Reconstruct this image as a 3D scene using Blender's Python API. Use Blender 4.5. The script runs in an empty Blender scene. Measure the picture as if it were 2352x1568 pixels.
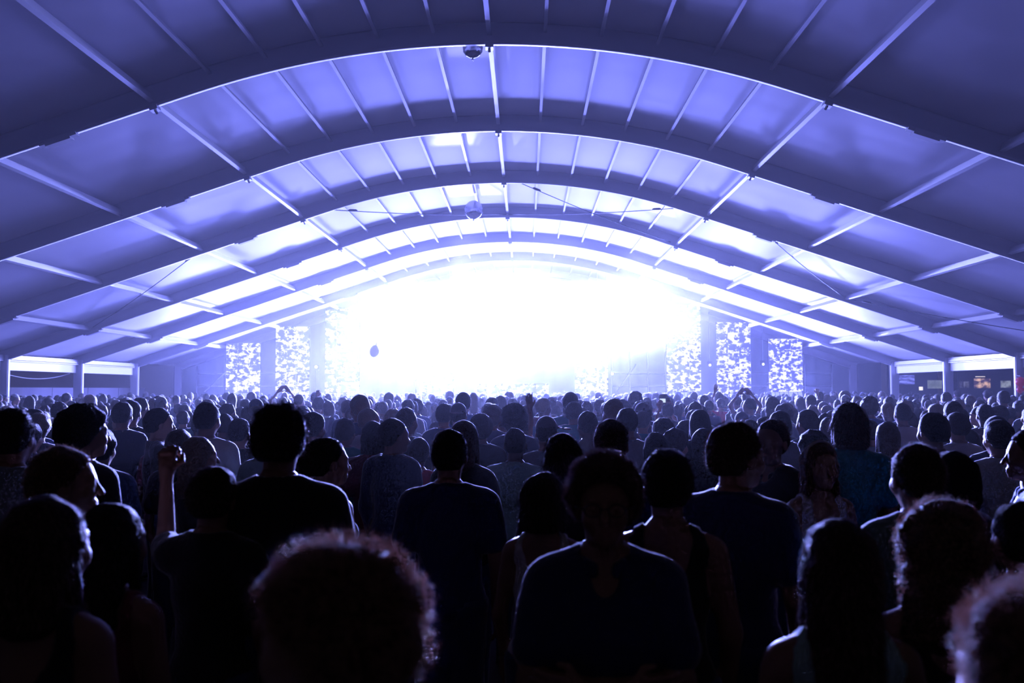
import bpy, math, random
import numpy as np
from mathutils import Vector, Matrix

# ------------------------------------------------------------------ camera, world, light, exposure
SC = bpy.context.scene
COL = SC.collection
FPX, CAMZ = 2139.3, 1.92
YAW, PIT, ROL = 0.0146, 0.0516, -0.0018
cy_, sy_, cp_, sp_ = math.cos(YAW), math.sin(YAW), math.cos(PIT), math.sin(PIT)
RIGHT = Vector((cy_, sy_, 0)); FWD = Vector((-sy_ * cp_, cy_ * cp_, sp_)); UP = Vector((sy_ * sp_, -cy_ * sp_, cp_))
R2 = RIGHT * math.cos(ROL) + UP * math.sin(ROL); U2 = UP * math.cos(ROL) - RIGHT * math.sin(ROL)
RIGHT, UP = R2, U2
CAM = Vector((0, 0, CAMZ))
cd = bpy.data.cameras.new('camera'); cam = bpy.data.objects.new('camera', cd); COL.objects.link(cam)
cam.matrix_world = Matrix(((RIGHT.x, UP.x, -FWD.x, 0), (RIGHT.y, UP.y, -FWD.y, 0), (RIGHT.z, UP.z, -FWD.z, CAMZ), (0, 0, 0, 1)))
cd.sensor_width = 36.0; cd.lens = FPX / 2352 * 36.0; cd.clip_start = 0.05; cd.clip_end = 400
cd.dof.use_dof = True; cd.dof.focus_distance = 10.0; cd.dof.aperture_fstop = 2.8
SC.camera = cam

w = bpy.data.worlds.new('night_sky'); SC.world = w; w.use_nodes = True
w.node_tree.nodes['Background'].inputs[0].default_value = (0.024, 0.019, 0.027, 1)
w.node_tree.nodes['Background'].inputs[1].default_value = 0.6

def light(name, kind, loc, target, energy, color, **kw):
    d = bpy.data.lights.new(name, kind); d.energy = energy; d.color = color
    for k, v in kw.items(): setattr(d, k, v)
    o = bpy.data.objects.new(name, d); COL.objects.link(o); o.location = loc
    o.rotation_euler = (Vector(target) - Vector(loc)).to_track_quat('-Z', 'Y').to_euler()
    return o
KEYCOL = (0.26, 0.30, 1.0); WASHCOL = (0.20, 0.225, 1.0)
KEY, WASH, SMOKEGLOW, LEDW = 16500, 950, 3200, 1250
for x, z, tx in ((-4.2, 5.7, -8.0), (-0.6, 5.9, -0.6), (3.0, 5.7, 7.0)):      # the blinder banks on the stage truss, aimed down at the crowd
    light('blinder_bank_light', 'AREA', (x, 41.6, z), (tx, 20, z - 7.0), KEY, KEYCOL, shape='RECTANGLE', size=2.6, size_y=0.7, spread=math.radians(46))
for x, z in ((-3.6, 5.9), (0.3, 6.0), (3.4, 5.9)):        # point lamps added inside the smoke to make it glow white
    light('smoke_glow_light', 'POINT', (x, 41.0, z), (x, 20, z), SMOKEGLOW, (0.40, 0.45, 1.0), shadow_soft_size=0.25)
for x, ty, tz in ((-12.6, 30.5, 5.8), (-8.0, 32.5, 7.6), (-3.2, 33.0, 8.0), (2.0, 33.0, 8.0), (6.8, 32.5, 7.6), (11.4, 30.5, 5.8)):   # floor wash lamps along the front of the stage, tilted up into the roof
    light('floor_wash_light', 'AREA', (x, 41.0, 1.78), (x, ty, tz), WASH, WASHCOL, shape='RECTANGLE', size=2.2, size_y=0.8, spread=math.radians(72))
# moving heads shooting into the roof
for src, tgt, e, ang in (((-3.0, 41.3, 5.4), (-1.5, 22.6, 7.7), 2600, 5), ((-3.4, 41.3, 5.4), (-1.4, 27.6, 7.7), 2200, 7),
                         ((3.2, 41.3, 5.4), (4.1, 22.4, 7.2), 2000, 4), ((3.6, 41.3, 5.4), (4.0, 26.6, 7.2), 1600, 5),
                         ((6.5, 41.3, 5.0), (15.4, 31.8, 3.0), 1500, 13), ((-7.5, 41.3, 5.0), (-16.6, 31.8, 2.9), 700, 12)):
    light('moving_head_light', 'SPOT', src, tgt, e * 12, (0.45, 0.48, 1.0), spot_size=math.radians(ang), spot_blend=0.5, shadow_soft_size=0.12)

VS = SC.view_settings
VS.view_transform = 'Standard'; VS.look = 'None'; VS.exposure = -0.35; VS.gamma = 1.0; VS.use_curve_mapping = False
CY = SC.cycles
CY.volume_bounces = 0; CY.max_bounces = 3; CY.diffuse_bounces = 2; CY.glossy_bounces = 2; CY.transmission_bounces = 3
CY.volume_step_rate = 2.0; CY.sample_clamp_indirect = 6.0; CY.use_denoising = True
CY.use_adaptive_sampling = True; CY.adaptive_threshold = 0.05; CY.adaptive_min_samples = 10; CY.use_light_tree = False

# ------------------------------------------------------------------ helpers
def tag(o, label=None, cat=None, group=None, kind=None):
    for k, v in (('label', label), ('category', cat), ('group', group), ('kind', kind)):
        if v: o[k] = v
    return o
def empty(name, loc=(0, 0, 0), rz=0.0, sc=1.0):
    o = bpy.data.objects.new(name, None); COL.objects.link(o)
    o.location = loc; o.rotation_euler = (0, 0, rz); o.scale = (sc, sc, sc); o.empty_display_size = 0.2
    return o
def ray(px, py):
    return (RIGHT * ((px - 1176) / FPX) - UP * ((py - 784) / FPX) + FWD)
def at(px, py, y):
    """world point seen at a photograph pixel, at distance y along the tent"""
    r = ray(px, py); return CAM + r * (y / r.y)

def P(name, base, rough=0.6, metal=0.0, sheen=0.0, spec=0.5, emit=None, estr=0.0, bump=0.0, bscale=40.0, vary=0.0, trans=0.0, sub=None):
    m = bpy.data.materials.new(name); m.use_nodes = True
    nt = m.node_tree; b = nt.nodes['Principled BSDF']
    b.inputs['Base Color'].default_value = (*base, 1); b.inputs['Roughness'].default_value = rough
    b.inputs['Metallic'].default_value = metal; b.inputs['Specular IOR Level'].default_value = spec
    if sheen:
        b.inputs['Sheen Weight'].default_value = sheen; b.inputs['Sheen Roughness'].default_value = 0.35
    if emit:
        b.inputs['Emission Color'].default_value = (*emit, 1); b.inputs['Emission Strength'].default_value = estr
    if trans: b.inputs['Transmission Weight'].default_value = trans
    if bump or vary:
        tc = nt.nodes.new('ShaderNodeTexCoord'); n = nt.nodes.new('ShaderNodeTexNoise')
        n.inputs['Scale'].default_value = bscale; n.inputs['Detail'].default_value = 4
        nt.links.new(tc.outputs['Object'], n.inputs['Vector'])
        if bump:
            bp = nt.nodes.new('ShaderNodeBump'); bp.inputs['Strength'].default_value = bump; bp.inputs['Distance'].default_value = 0.02
            nt.links.new(n.outputs['Fac'], bp.inputs['Height']); nt.links.new(bp.outputs['Normal'], b.inputs['Normal'])
        if vary:
            mx = nt.nodes.new('ShaderNodeMix'); mx.data_type = 'RGBA'
            mx.inputs['A'].default_value = (*[c * (1 - vary) for c in base], 1); mx.inputs['B'].default_value = (*[min(1, c * (1 + vary)) for c in base], 1)
            nt.links.new(n.outputs['Fac'], mx.inputs['Factor']); nt.links.new(mx.outputs['Result'], b.inputs['Base Color'])
    return m

def mesh_np(name, V, F, mats, midx=None, smooth=True):
    V = np.asarray(V, np.float32); F = np.asarray(F, np.int32); n = F.shape[1]
    me = bpy.data.meshes.new(name)
    me.vertices.add(len(V)); me.vertices.foreach_set('co', V.ravel())
    me.loops.add(F.size); me.loops.foreach_set('vertex_index', F.ravel())
    me.polygons.add(len(F)); me.polygons.foreach_set('loop_start', np.arange(0, F.size, n, dtype=np.int32))
    if smooth: me.polygons.foreach_set('use_smooth', np.ones(len(F), bool))
    for m in (mats if isinstance(mats, (list, tuple)) else [mats]): me.materials.append(m)
    if midx is not None: me.polygons.foreach_set('material_index', np.asarray(midx, np.int32))
    me.update(); me.validate()
    return me
def link(name, me, parent=None, loc=None):
    o = bpy.data.objects.new(name, me); COL.objects.link(o)
    if parent is not None: o.parent = parent
    if loc is not None: o.location = loc
    return o

class MB:
    """collects boxes, tubes and discs and builds ONE mesh"""
    def __init__(s): s.v = []; s.f = []
    def add(s, vs, fs):
        b = len(s.v); s.v += [tuple(v) for v in vs]; s.f += [tuple(b + i for i in f) for f in fs]; return s
    def box(s, c, d, M=None):
        x, y, z = [k / 2 for k in d]; c = Vector(c)
        vs = [Vector((sx * x, sy * y, sz * z)) for sx in (-1, 1) for sy in (-1, 1) for sz in (-1, 1)]
        if M is not None: vs = [M @ v for v in vs]
        return s.add([c + v for v in vs], [(0, 1, 3, 2), (4, 6, 7, 5), (0, 4, 5, 1), (2, 3, 7, 6), (0, 2, 6, 4), (1, 5, 7, 3)])
    def bar(s, a, b, w, h, upv=(0, 0, 1)):
        a, b = Vector(a), Vector(b); d = (b - a); L = d.length; d.normalize()
        u = Vector(upv); r = d.cross(u).normalized(); u = r.cross(d)
        M = Matrix((r, d, u)).transposed()
        return s.box((a + b) / 2, (w, L, h), M)
    def tube(s, pts, rad, n=8, cap=True):
        pts = [Vector(p) for p in pts]; rs = rad if isinstance(rad, (list, tuple)) else [rad] * len(pts)
        vs = []; ref = None
        for i, p in enumerate(pts):
            d = (pts[min(i + 1, len(pts) - 1)] - pts[max(i - 1, 0)]).normalized()
            if ref is None: ref = d.orthogonal().normalized()
            ref = (ref - d * ref.dot(d)).normalized(); q = d.cross(ref)
            vs += [p + (ref * math.cos(2 * math.pi * k / n) + q * math.sin(2 * math.pi * k / n)) * rs[i] for k in range(n)]
        fs = [(i * n + k, i * n + (k + 1) % n, (i + 1) * n + (k + 1) % n, (i + 1) * n + k) for i in range(len(pts) - 1) for k in range(n)]
        if cap: fs += [tuple(range(n - 1, -1, -1)), tuple(range((len(pts) - 1) * n, len(pts) * n))]
        return s.add(vs, fs)
    def lathe(s, prof, n=20, M=None):
        vs = []
        for r, z in prof: vs += [Vector((r * math.cos(2 * math.pi * k / n), r * math.sin(2 * math.pi * k / n), z)) for k in range(n)]
        if M is not None: vs = [M @ v for v in vs]
        m = len(prof)
        return s.add(vs, [(i * n + k, i * n + (k + 1) % n, (i + 1) * n + (k + 1) % n, (i + 1) * n + k) for i in range(m - 1) for k in range(n)])
    def mesh(s, name, mat, smooth=False):
        me = bpy.data.meshes.new(name); me.from_pydata(s.v, [], s.f)
        if smooth: me.polygons.foreach_set('use_smooth', [True] * len(me.polygons))
        me.materials.append(mat); me.update(); return me
    def build(s, name, mat, parent=None, smooth=False):
        return link(name, s.mesh(name, mat, smooth), parent)

# ------------------------------------------------------------------ materials
FABRIC = P('tent_fabric', (0.74, 0.74, 0.76), 0.55, bump=0.25, bscale=1.1, vary=0.06)
ALU = P('painted_aluminium', (0.60, 0.60, 0.62), 0.45, metal=0.15)
ALUI = P('inner_purlin_aluminium', (0.48, 0.48, 0.50), 0.5)
ALUD = P('beam_aluminium', (0.42, 0.42, 0.45), 0.55)
STEEL = P('galvanised_steel', (0.35, 0.36, 0.38), 0.4, metal=0.6)
DARKST = P('black_steel', (0.02, 0.02, 0.022), 0.45, metal=0.3)
GROUND = P('trodden_ground', (0.05, 0.045, 0.04), 0.9, bump=0.5, bscale=3, vary=0.3)
WHITEP = P('white_panel', (0.80, 0.80, 0.80), 0.5)
TARP = P('grey_tarpaulin', (0.30, 0.29, 0.33), 0.7, bump=0.3, bscale=2, vary=0.1)
DRAPE = P('dark_stage_drape', (0.05, 0.055, 0.08), 0.9, bump=0.4, bscale=2)
STAGEB = P('stage_black', (0.03, 0.03, 0.035), 0.7)

# ------------------------------------------------------------------ tent
XR, ZA, ARC, XT, HW = -0.567, 5.508 + CAMZ, 15.05, 4.76, 16.15
SL = XT / math.sqrt(ARC * ARC - XT * XT); DT = ARC - math.sqrt(ARC * ARC - XT * XT)
def prof(xp):
    s = abs(xp)
    return ZA - ((ARC - math.sqrt(ARC * ARC - s * s)) if s < XT else DT + SL * (s - XT))
def pnorm(xp):
    s = min(abs(xp), XT); a = math.asin(s / ARC); return Vector((math.copysign(math.sin(a), xp), 0, math.cos(a)))
FY = [-10.386 + 5 * i for i in range(12)]         # frame lines, the photograph shows those from 14.6 m on
BD = 0.34                                          # beam depth
XS = sorted(set([round(x, 3) for x in np.concatenate([np.linspace(0, XT, 13), np.linspace(XT, HW + 0.12, 14)])]))
XS = [-x for x in XS[::-1] if x > 0] + XS
def ring(xp, off): n = pnorm(xp); return Vector((XR + xp, 0, prof(xp))) + n * off

ceiling = empty('ceiling'); tag(ceiling, 'pale fabric roof of the arched tent with long metal purlins', None, None, 'structure')
rng = random.Random(7)
def roof_panel(y0, y1):
    V = []; ny = 15; rows = []
    ph = rng.uniform(0, 6)
    for j in range(ny):
        t = j / (ny - 1); y = y0 + (y1 - y0) * t
        sag = 0.035 * math.sin(math.pi * t) + 0.005 * math.sin(t * 31 + ph) * math.sin(math.pi * t)
        for xp in XS:
            p = ring(xp, BD - 0.004 - sag * (0.5 + 0.5 * min(1, abs(xp) / 6)) + 0.004 * math.sin(xp * 2.3 + ph + 5 * t))
            V.append((p.x, y, p.z))
    n = len(XS)
    Fq = [(j * n + i, (j + 1) * n + i, (j + 1) * n + i + 1, j * n + i + 1) for j in range(ny - 1) for i in range(n - 1)]
    link('roof_panel', mesh_np('roof_panel', V, Fq, FABRIC), ceiling)
for a, b in zip(FY[4:-1], FY[5:]): roof_panel(a, b)      # roof left off nearer the camera, so it bounces no light there

PUR = [0.0] + [s * k * 0.88 for k in range(1, 6) for s in (-1, 1)] + [s * x for x in (5.37, 8.02, 10.7, 13.4) for s in (-1, 1)]
for a, b in zip(FY[4:-1], FY[5:]):
    for xp in PUR:
        n = pnorm(xp); big = abs(xp) > 5 or xp == 0
        hgt = 0.12 if abs(xp) > 5 else (0.10 if xp == 0 else 0.055)
        c = ring(xp, BD - (0.13 if abs(xp) > 5 else 0.09) - hgt / 2)
        p0 = Vector((c.x, a + 0.05, c.z)); p1 = Vector((c.x, b - 0.05, c.z))
        mb = MB().bar(p0, p1, 0.055, hgt, n)
        if big:
            q = n * (hgt / 2 + 0.012); mb.bar(p0 - q, p1 - q, 0.075, 0.02, n)
        mb.build('purlin', ALU if big else ALUI, ceiling)

ORD = {5: 'nearest', 6: 'second nearest', 7: 'third nearest', 8: 'fourth nearest', 9: 'fifth nearest', 10: 'sixth, beside the stage,'}
sec = [(-0.06, 0), (-0.06, 0.03), (-0.048, 0.045), (-0.048, BD - 0.045), (-0.06, BD - 0.03), (-0.06, BD), (0.06, BD), (0.06, BD - 0.03), (0.048, BD - 0.045), (0.048, 0.045), (0.06, 0.03), (0.06, 0)]
FX = np.concatenate([np.linspace(-HW - 0.1, -XT, 10), np.linspace(-XT, XT, 41)[1:-1], np.linspace(XT, HW + 0.1, 10)])
rafter_me = plate_me = nub_me = post_me = None
for i, y in enumerate(FY):
    if i < 4 or i > 11: continue
    fr = empty('arch_frame', (0, y, 0))
    if i in ORD: tag(fr, 'curved metal arch frame of the tent, %s in view' % ORD[i], 'arch frame', 'arch frames of the tent')
    else: tag(fr, 'curved metal arch frame %s' % ('close overhead near the camera' if i < 5 else 'behind the stage screens'), 'arch frame', 'arch frames of the tent')
    if rafter_me is None:
        V = []; m = len(sec)
        for xp in FX:
            for (yy, oo) in sec:
                p = ring(xp, oo); V.append((p.x, yy, p.z))
        Fq = [(k * m + j, (k + 1) * m + j, (k + 1) * m + (j + 1) % m, k * m + (j + 1) % m) for k in range(len(FX) - 1) for j in range(m)]
        rafter_me = mesh_np('rafter', V, Fq, ALUD, smooth=False)
        plate_me = []
        for xp in (-13.3, -6.9, 6.9, 13.3):
            n = pnorm(xp); t = Vector((n.z, 0, -n.x)); mb = MB(); c = ring(xp, 0)
            mb.box(c - n * 0.03, (0.42, 0.15, 0.10), Matrix((t, (0, 1, 0), n)).transposed())
            mb.box(c - n * 0.012, (0.62, 0.12, 0.06), Matrix((t, (0, 1, 0), n)).transposed())
            plate_me.append(mb.mesh('splice_plate', ALUD))
        nub_me = []
        for xp in (-5.37, 0.0, 5.37):
            n = pnorm(xp); t = Vector((n.z, 0, -n.x)); mb = MB(); c = ring(xp, 0)
            mb.box(c - n * 0.03, (0.13, 0.16, 0.08), Matrix((t, (0, 1, 0), n)).transposed())
            mb.tube([c - n * 0.05 + Vector((0, -0.02, 0)), c - n * 0.10 + Vector((0, 0.05, 0))], 0.022, 8)
            nub_me.append(mb.mesh('bracket', STEEL))
        post_me = []
        for s in (-1, 1):
            mb = MB(); zt = prof(HW) + 0.2
            mb.box((XR + s * HW, 0, zt / 2), (0.30, 0.17, zt)); mb.box((XR + s * HW, 0, zt / 2), (0.34, 0.10, zt - 0.02))
            mb.box((XR + s * HW, 0, 0.015), (0.5, 0.4, 0.03))
            post_me.append(mb.mesh('post', ALU))
    rf = link('rafter', rafter_me, fr)
    for me in plate_me: link('splice_plate', me, rf)
    for me in nub_me: link('bracket', me, rf)
    for me in post_me: link('post', me, fr)

for s, nm, lab in ((-1, 'wall_left', 'open side of the tent facing the grey barrier, white valance along the eave'), (1, 'wall_right', 'open side of the tent facing the stalls, white valance along the eave')):
    wl = empty(nm); tag(wl, lab, None, None, 'structure')
    for a, b in zip(FY[4:-2], FY[5:-1]):
        x = XR + s * HW
        mb = MB(); mb.box((x + s * 0.05, (a + b) / 2, 2.72), (0.03, b - a - 0.24, 0.29)); mb.build('valance_panel', WHITEP, wl)
        MB().box((x, (a + b) / 2, 2.99), (0.10, b - a - 0.20, 0.14)).build('eave_rail', ALU, wl)
        MB().box((x - s * 0.02, (a + b) / 2, 2.885), (0.05, b - a - 0.2, 0.03)).build('valance_rail', ALU, wl)

# bracing cables in the bay between the third and fourth frames
def cable(pts, lab, r=0.012, turn=None):
    e = empty('bracing_cable', pts[0]); tag(e, lab, 'cable', 'bracing cables under the roof')
    o = Vector(pts[0]); q = []
    for k in range(len(pts) - 1):
        a, b = Vector(pts[k]), Vector(pts[k + 1])
        for t in range(8):
            u = t / 8; p = a.lerp(b, u); p.z -= 0.06 * math.sin(math.pi * u); q.append(p - o)
    q.append(Vector(pts[-1]) - o)
    MB().tube(q, r, 6).build('wire', DARKST, e, True)
    a, b = Vector(pts[0]), Vector(pts[1]); d = (b - a).normalized()
    MB().tube([d * 0.55, d * 0.60, d * 0.80, d * 0.85], [0.015, 0.035, 0.035, 0.015], 8).build('turnbuckle', DARKST, e, True)
A3, A4 = FY[7], FY[8]
def rp(xp, y, off=0.02): q = ring(xp, off); return (q.x, y, q.z)
cable([rp(-4.6, A3), rp(0.0, A4, 0.1)], 'thin bracing cable rising from the upper left of the third arch to the ridge')
cable([rp(4.6, A3), rp(0.0, A4, 0.1)], 'thin bracing cable rising from the upper right of the third arch to the ridge')
cable([rp(0.4, A3), rp(5.2, A4, 0.1)], 'thin bracing cable crossing down right from the ridge of the third arch')
cable([rp(-8.1, A3, 0.1), rp(-13.3, A4, 0.12)], 'faint bracing cable crossing the lower left roof bay')
cable([rp(6.9, A3, 0.1), rp(10.7, A4, 0.12)], 'upper of two faint bracing cables on the right roof slope')
cable([rp(10.7, A4, 0.12), rp(15.6, A3, 0.1)], 'lower of two faint bracing cables on the right roof slope')

# ------------------------------------------------------------------ ground and what lies outside
floor = link('floor', mesh_np('floor', [(-90, -30, 0), (90, -30, 0), (90, 110, 0), (-90, 110, 0)], [(0, 1, 2, 3)], GROUND, smooth=False))
tag(floor, 'dark trodden ground under the crowd', None, None, 'structure')

for k in range(9):                                     # barrier outside the left side
    y0 = 18.2 + k * 2.9
    b = empty('barrier_panel', (-18.2, y0 + 1.45, 0)); tag(b, ('grey tarpaulin barrier panel outside the left eave, %s from the stage' % ['ninth', 'eighth', 'seventh', 'sixth', 'fifth', 'fourth', 'third', 'second', 'first'][k]), 'barrier', 'barrier panels on the left')
    n = 14; V = []; 
    for i in range(n + 1):
        t = i / n; x = 0.03 * math.sin(t * 14 + k); V += [(x, -1.43 + 2.86 * t, 0.05), (x * 0.3, -1.43 + 2.86 * t, 2.03), (x - 0.02, -1.43 + 2.86 * t, 0.05), (x * 0.3 - 0.02, -1.43 + 2.86 * t, 2.03)]
    Fq = [(4 * i, 4 * i + 4, 4 * i + 5, 4 * i + 1) for i in range(n)] + [(4 * i + 2, 4 * i + 3, 4 * i + 7, 4 * i + 6) for i in range(n)] + [(4 * i + 1, 4 * i + 5, 4 * i + 7, 4 * i + 3) for i in range(n)]
    link('sheet', mesh_np('sheet', V, Fq, TARP), b)
    for s in (-1, 1): MB().tube([(-0.05, s * 1.40, 0), (-0.05, s * 1.40, 2.0)], 0.024, 8).build('upright', STEEL, b, True)
    MB().tube([(-0.05, -1.40, 1.96), (-0.05, 1.40, 1.96)], 0.02, 8).build('top_rail', STEEL, b, True)
fl = [Vector((-17.0, 29.7 + 4.8 * t, 2.55 - 0.5 * 4 * t * (1 - t) * 0.45)) for t in np.linspace(0, 1, 17)]
tag(MB().tube(fl, 0.012, 5).build('slack_cable', P('pale_cable', (0.5, 0.5, 0.5), 0.5), None, True), 'slack cable sagging between the left posts under the valance', 'cable')

# stalls outside the right side
def emis(name, cols, scale, strength, stretch=(1, 1, 1), contrast=(0.4, 0.6), base=(0.02, 0.02, 0.02)):
    m = bpy.data.materials.new(name); m.use_nodes = True; nt = m.node_tree; b = nt.nodes['Principled BSDF']
    b.inputs['Base Color'].default_value = (*base, 1); b.inputs['Roughness'].default_value = 0.3
    tc = nt.nodes.new('ShaderNodeTexCoord'); mp = nt.nodes.new('ShaderNodeMapping'); mp.inputs['Scale'].default_value = stretch
    oi = nt.nodes.new('ShaderNodeObjectInfo'); ad = nt.nodes.new('ShaderNodeVectorMath'); ad.operation = 'ADD'
    mu = nt.nodes.new('ShaderNodeMath'); mu.operation = 'MULTIPLY'; mu.inputs[1].default_value = 37.0
    nt.links.new(oi.outputs['Random'], mu.inputs[0]); nt.links.new(tc.outputs['Object'], ad.inputs[0]); nt.links.new(mu.outputs[0], ad.inputs[1])
    n = nt.nodes.new('ShaderNodeTexNoise'); n.inputs['Scale'].default_value = scale; n.inputs['Detail'].default_value = 5; n.inputs['Roughness'].default_value = 0.62
    r = nt.nodes.new('ShaderNodeValToRGB'); r.color_ramp.elements[0].position = contrast[0]; r.color_ramp.elements[1].position = contrast[1]
    r.color_ramp.elements[0].color = (*cols[0], 1); r.color_ramp.elements[1].color = (*cols[1], 1)
    nt.links.new(ad.outputs[0], mp.inputs['Vector']); nt.links.new(mp.outputs[0], n.inputs['Vector']); nt.links.new(n.outputs['Fac'], r.inputs['Fac'])
    nt.links.new(r.outputs['Color'], b.inputs['Emission Color']); b.inputs['Emission Strength'].default_value = strength
    return m
KIOSK = P('kiosk_dark_blue', (0.03, 0.035, 0.06), 0.6)
def lit_panel(parent, px0, px1, py0, py1, y, mat, name='lit_panel'):
    a, b = at(px0, py1, y), at(px1, py0, y); o = parent.location
    c = (a + b) / 2 - o
    return MB().box((c.x, c.y, c.z), (abs(b.x - a.x), 0.06, abs(b.z - a.z))).build(name, mat, parent)
ks = empty('food_stall', (23.35, 46.2, 0)); tag(ks, 'dark food stall beyond the right side with a warm lit menu picture', 'stall')
MB().box((0, 0.6, 0.55), (4.2, 1.2, 1.1)).build('counter', KIOSK, ks); MB().box((0, 1.7, 1.6), (4.2, 0.15, 3.2)).build('back_panel', KIOSK, ks)
MB().box((0, 0.75, 3.25), (4.4, 2.1, 0.14)).build('canopy', KIOSK, ks)
for s in (-1, 1): MB().box((s * 2.05, 0.05, 1.6), (0.1, 0.1, 3.2)).build('post', KIOSK, ks)
lit_panel(ks, 2238, 2274, 869, 891, 46.3, emis('menu_picture', ((0.06, 0.03, 0.06), (1.0, 0.62, 0.42)), 2.3, 0.9, (1, 1, 2.5), (0.45, 0.62)), 'menu_picture')
lit_panel(ks, 2299, 2321, 874, 890, 46.3, emis('menu_board_pale', ((0.10, 0.11, 0.14), (0.5, 0.55, 0.6)), 4, 0.6), 'menu_board')
lit_panel(ks, 2201, 2210, 876, 890, 46.3, emis('menu_board_dim', ((0.03, 0.03, 0.06), (0.16, 0.16, 0.26)), 5, 0.6), 'menu_board')
lit_panel(ks, 2214, 2225, 876, 890, 46.3, emis('menu_board_dim_grey', ((0.03, 0.03, 0.06), (0.2, 0.2, 0.24)), 5, 0.6), 'menu_board')
lit_panel(ks, 2241, 2262, 864, 865.5, 46.25, P('tube_lamp', (0.8, 0.8, 0.8), emit=(1, 0.85, 0.7), estr=1.2), 'tube_lamp')
kb = empty('drinks_stall', (19.7, 46.4, 0)); tag(kb, 'dark drinks stall beyond the right posts with blue screen and pale boards', 'stall')
MB().box((0, 0.6, 0.55), (2.5, 1.0, 1.1)).build('counter', KIOSK, kb); MB().box((0, 1.4, 1.6), (2.5, 0.12, 3.2)).build('back_panel', KIOSK, kb)
MB().box((0, 0.7, 3.25), (2.6, 1.7, 0.12)).build('canopy', KIOSK, kb)
for s in (-1, 1): MB().box((s * 1.2, 0.05, 1.6), (0.09, 0.09, 3.2)).build('post', KIOSK, kb)
lit_panel(kb, 2066, 2100, 861, 882, 46.3, emis('blue_screen', ((0.02, 0.02, 0.25), (0.25, 0.28, 1.0)), 3.5, 0.9, (0.6, 1, 3.0)), 'screen')
lit_panel(kb, 2131, 2163, 873, 892, 46.3, emis('pale_board', ((0.14, 0.17, 0.19), (0.24, 0.28, 0.3)), 3, 0.8), 'menu_board')
lit_panel(kb, 2111.5, 2119, 888, 896, 46.3, P('lit_sign', (0.8, 0.8, 0.8), emit=(1, 0.95, 0.8), estr=1.3), 'lit_sign')
# red rounded signs on the right-hand post of the fourth frame
REDS = P('red_plastic_glow', (0.55, 0.012, 0.05), 0.35, emit=(0.5, 0.0, 0.06), estr=0.12)  # faint glow added to the red colour; the plastic is no lamp
rb = empty('red_balloon_pair', at(2345, 893, A4 - 0.35)); tag(rb, 'red rounded decoration hanging on the white post at right edge', 'decoration')
for (dx, dz, r) in ((0.0, 0.22, 0.16), (-0.02, -0.02, 0.11)):
    MB().lathe([(0.001, r), (r * 0.6, r * 0.8), (r * 0.92, r * 0.4), (r, 0), (r * 0.9, -r * 0.45), (r * 0.5, -r * 0.88), (0.02, -r * 1.05), (0.03, -r * 1.15)], 16, Matrix.Translation((dx, 0, dz))).build('bulb', REDS, rb, True)
MB().tube([(0, 0, 0.4), (0, 0.25, 0.42)], 0.01, 6).build('hook', STEEL, rb)

# ------------------------------------------------------------------ stage
SY = 42.5
wb = MB(); 
V = []; n = 120
for i in range(n + 1):
    x = -18 + 36 * i / n; yy = 47.4 + 0.07 * math.sin(i * 1.9) ; V += [(x, yy, 0), (x, yy, 8.4)]
back = link('wall_back', mesh_np('wall_back', V, [(2 * i, 2 * i + 2, 2 * i + 3, 2 * i + 1) for i in range(n)], DRAPE)); tag(back, 'dark drape closing the tent behind the stage', None, None, 'structure')
st = empty('stage_deck', (XR, 44.0, 0)); tag(st, 'black stage deck hidden behind the far crowd', 'stage')
MB().box((0, 0, 1.14), (28, 5.6, 0.12)).build('deck', STAGEB, st); MB().box((0, -2.74, 0.54), (28, 0.06, 1.08)).build('front_skirt', DRAPE, st)
for sx in (-13.6, -7, 0, 7, 13.6):
    for sy in (-2.5, 2.5): MB().tube([(sx, sy, 0), (sx, sy, 1.08)], 0.05, 8).build('leg', STEEL, st)
LED = emis('led_wall_clouds', ((0.03, 0.035, 0.75), (0.95, 0.95, 1.0)), 4.6, 1.2, (0.85, 1, 1.25), (0.49, 0.56))
LEDS = [(520, 598, 788, 'outermost LED screen column on the left of the stage'), (634, 711, 750, 'second LED screen column from the left, half hidden in haze'), (748, 826, 710, 'third LED screen column from the left, faint in haze'),
        (966, 1043, 684, 'LED screen column just left of the DJ booth, lost in glare'), (1320, 1395, 684, 'LED screen column just right of the DJ booth, lost in glare'),
        (1530, 1608, 702, 'third LED screen column from the right, top in smoke'), (1645, 1723, 740, 'second LED screen column from the right'), (1765, 1842, 778, 'outermost LED screen column on the right of the stage')]
for (x0, x1, yt, lab) in LEDS:
    a, b = at(x0, yt, SY), at(x1, yt, SY); wdt = b.x - a.x; cx = (a.x + b.x) / 2; top = a.z
    e = empty('led_column', (cx, SY, 0)); tag(e, lab, 'LED screen', 'LED screen columns of the stage')
    nt_ = max(3, round((top - 1.2) / 0.5)); hh = (top - 1.2) / nt_
    MB().box((0, 0.09, (top + 1.2) / 2), (wdt, 0.12, top - 1.2)).build('cabinet', STAGEB, e)
    light('led_column_light', 'AREA', (cx, SY - 0.03, (top + 1.5) / 2), (cx, SY - 10, (top + 1.5) / 2), LEDW * (2.0 if abs(cx - XR) < 9 else 0.75), WASHCOL, shape='RECTANGLE', size=wdt, size_y=top - 1.5)
    for r in range(nt_):
        for c in range(3):
            MB().box((-wdt / 2 + (c + 0.5) * wdt / 3, 0.012, 1.2 + (r + 0.5) * hh), (wdt / 3 - 0.002, 0.03, hh - 0.002)).build('led_tile', LED, e)
    for s in (-1, 1): MB().tube([(s * wdt * 0.4, 0.25, 1.2), (s * wdt * 0.4, 0.25, top)], 0.025, 8).build('support', STEEL, e)
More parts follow.
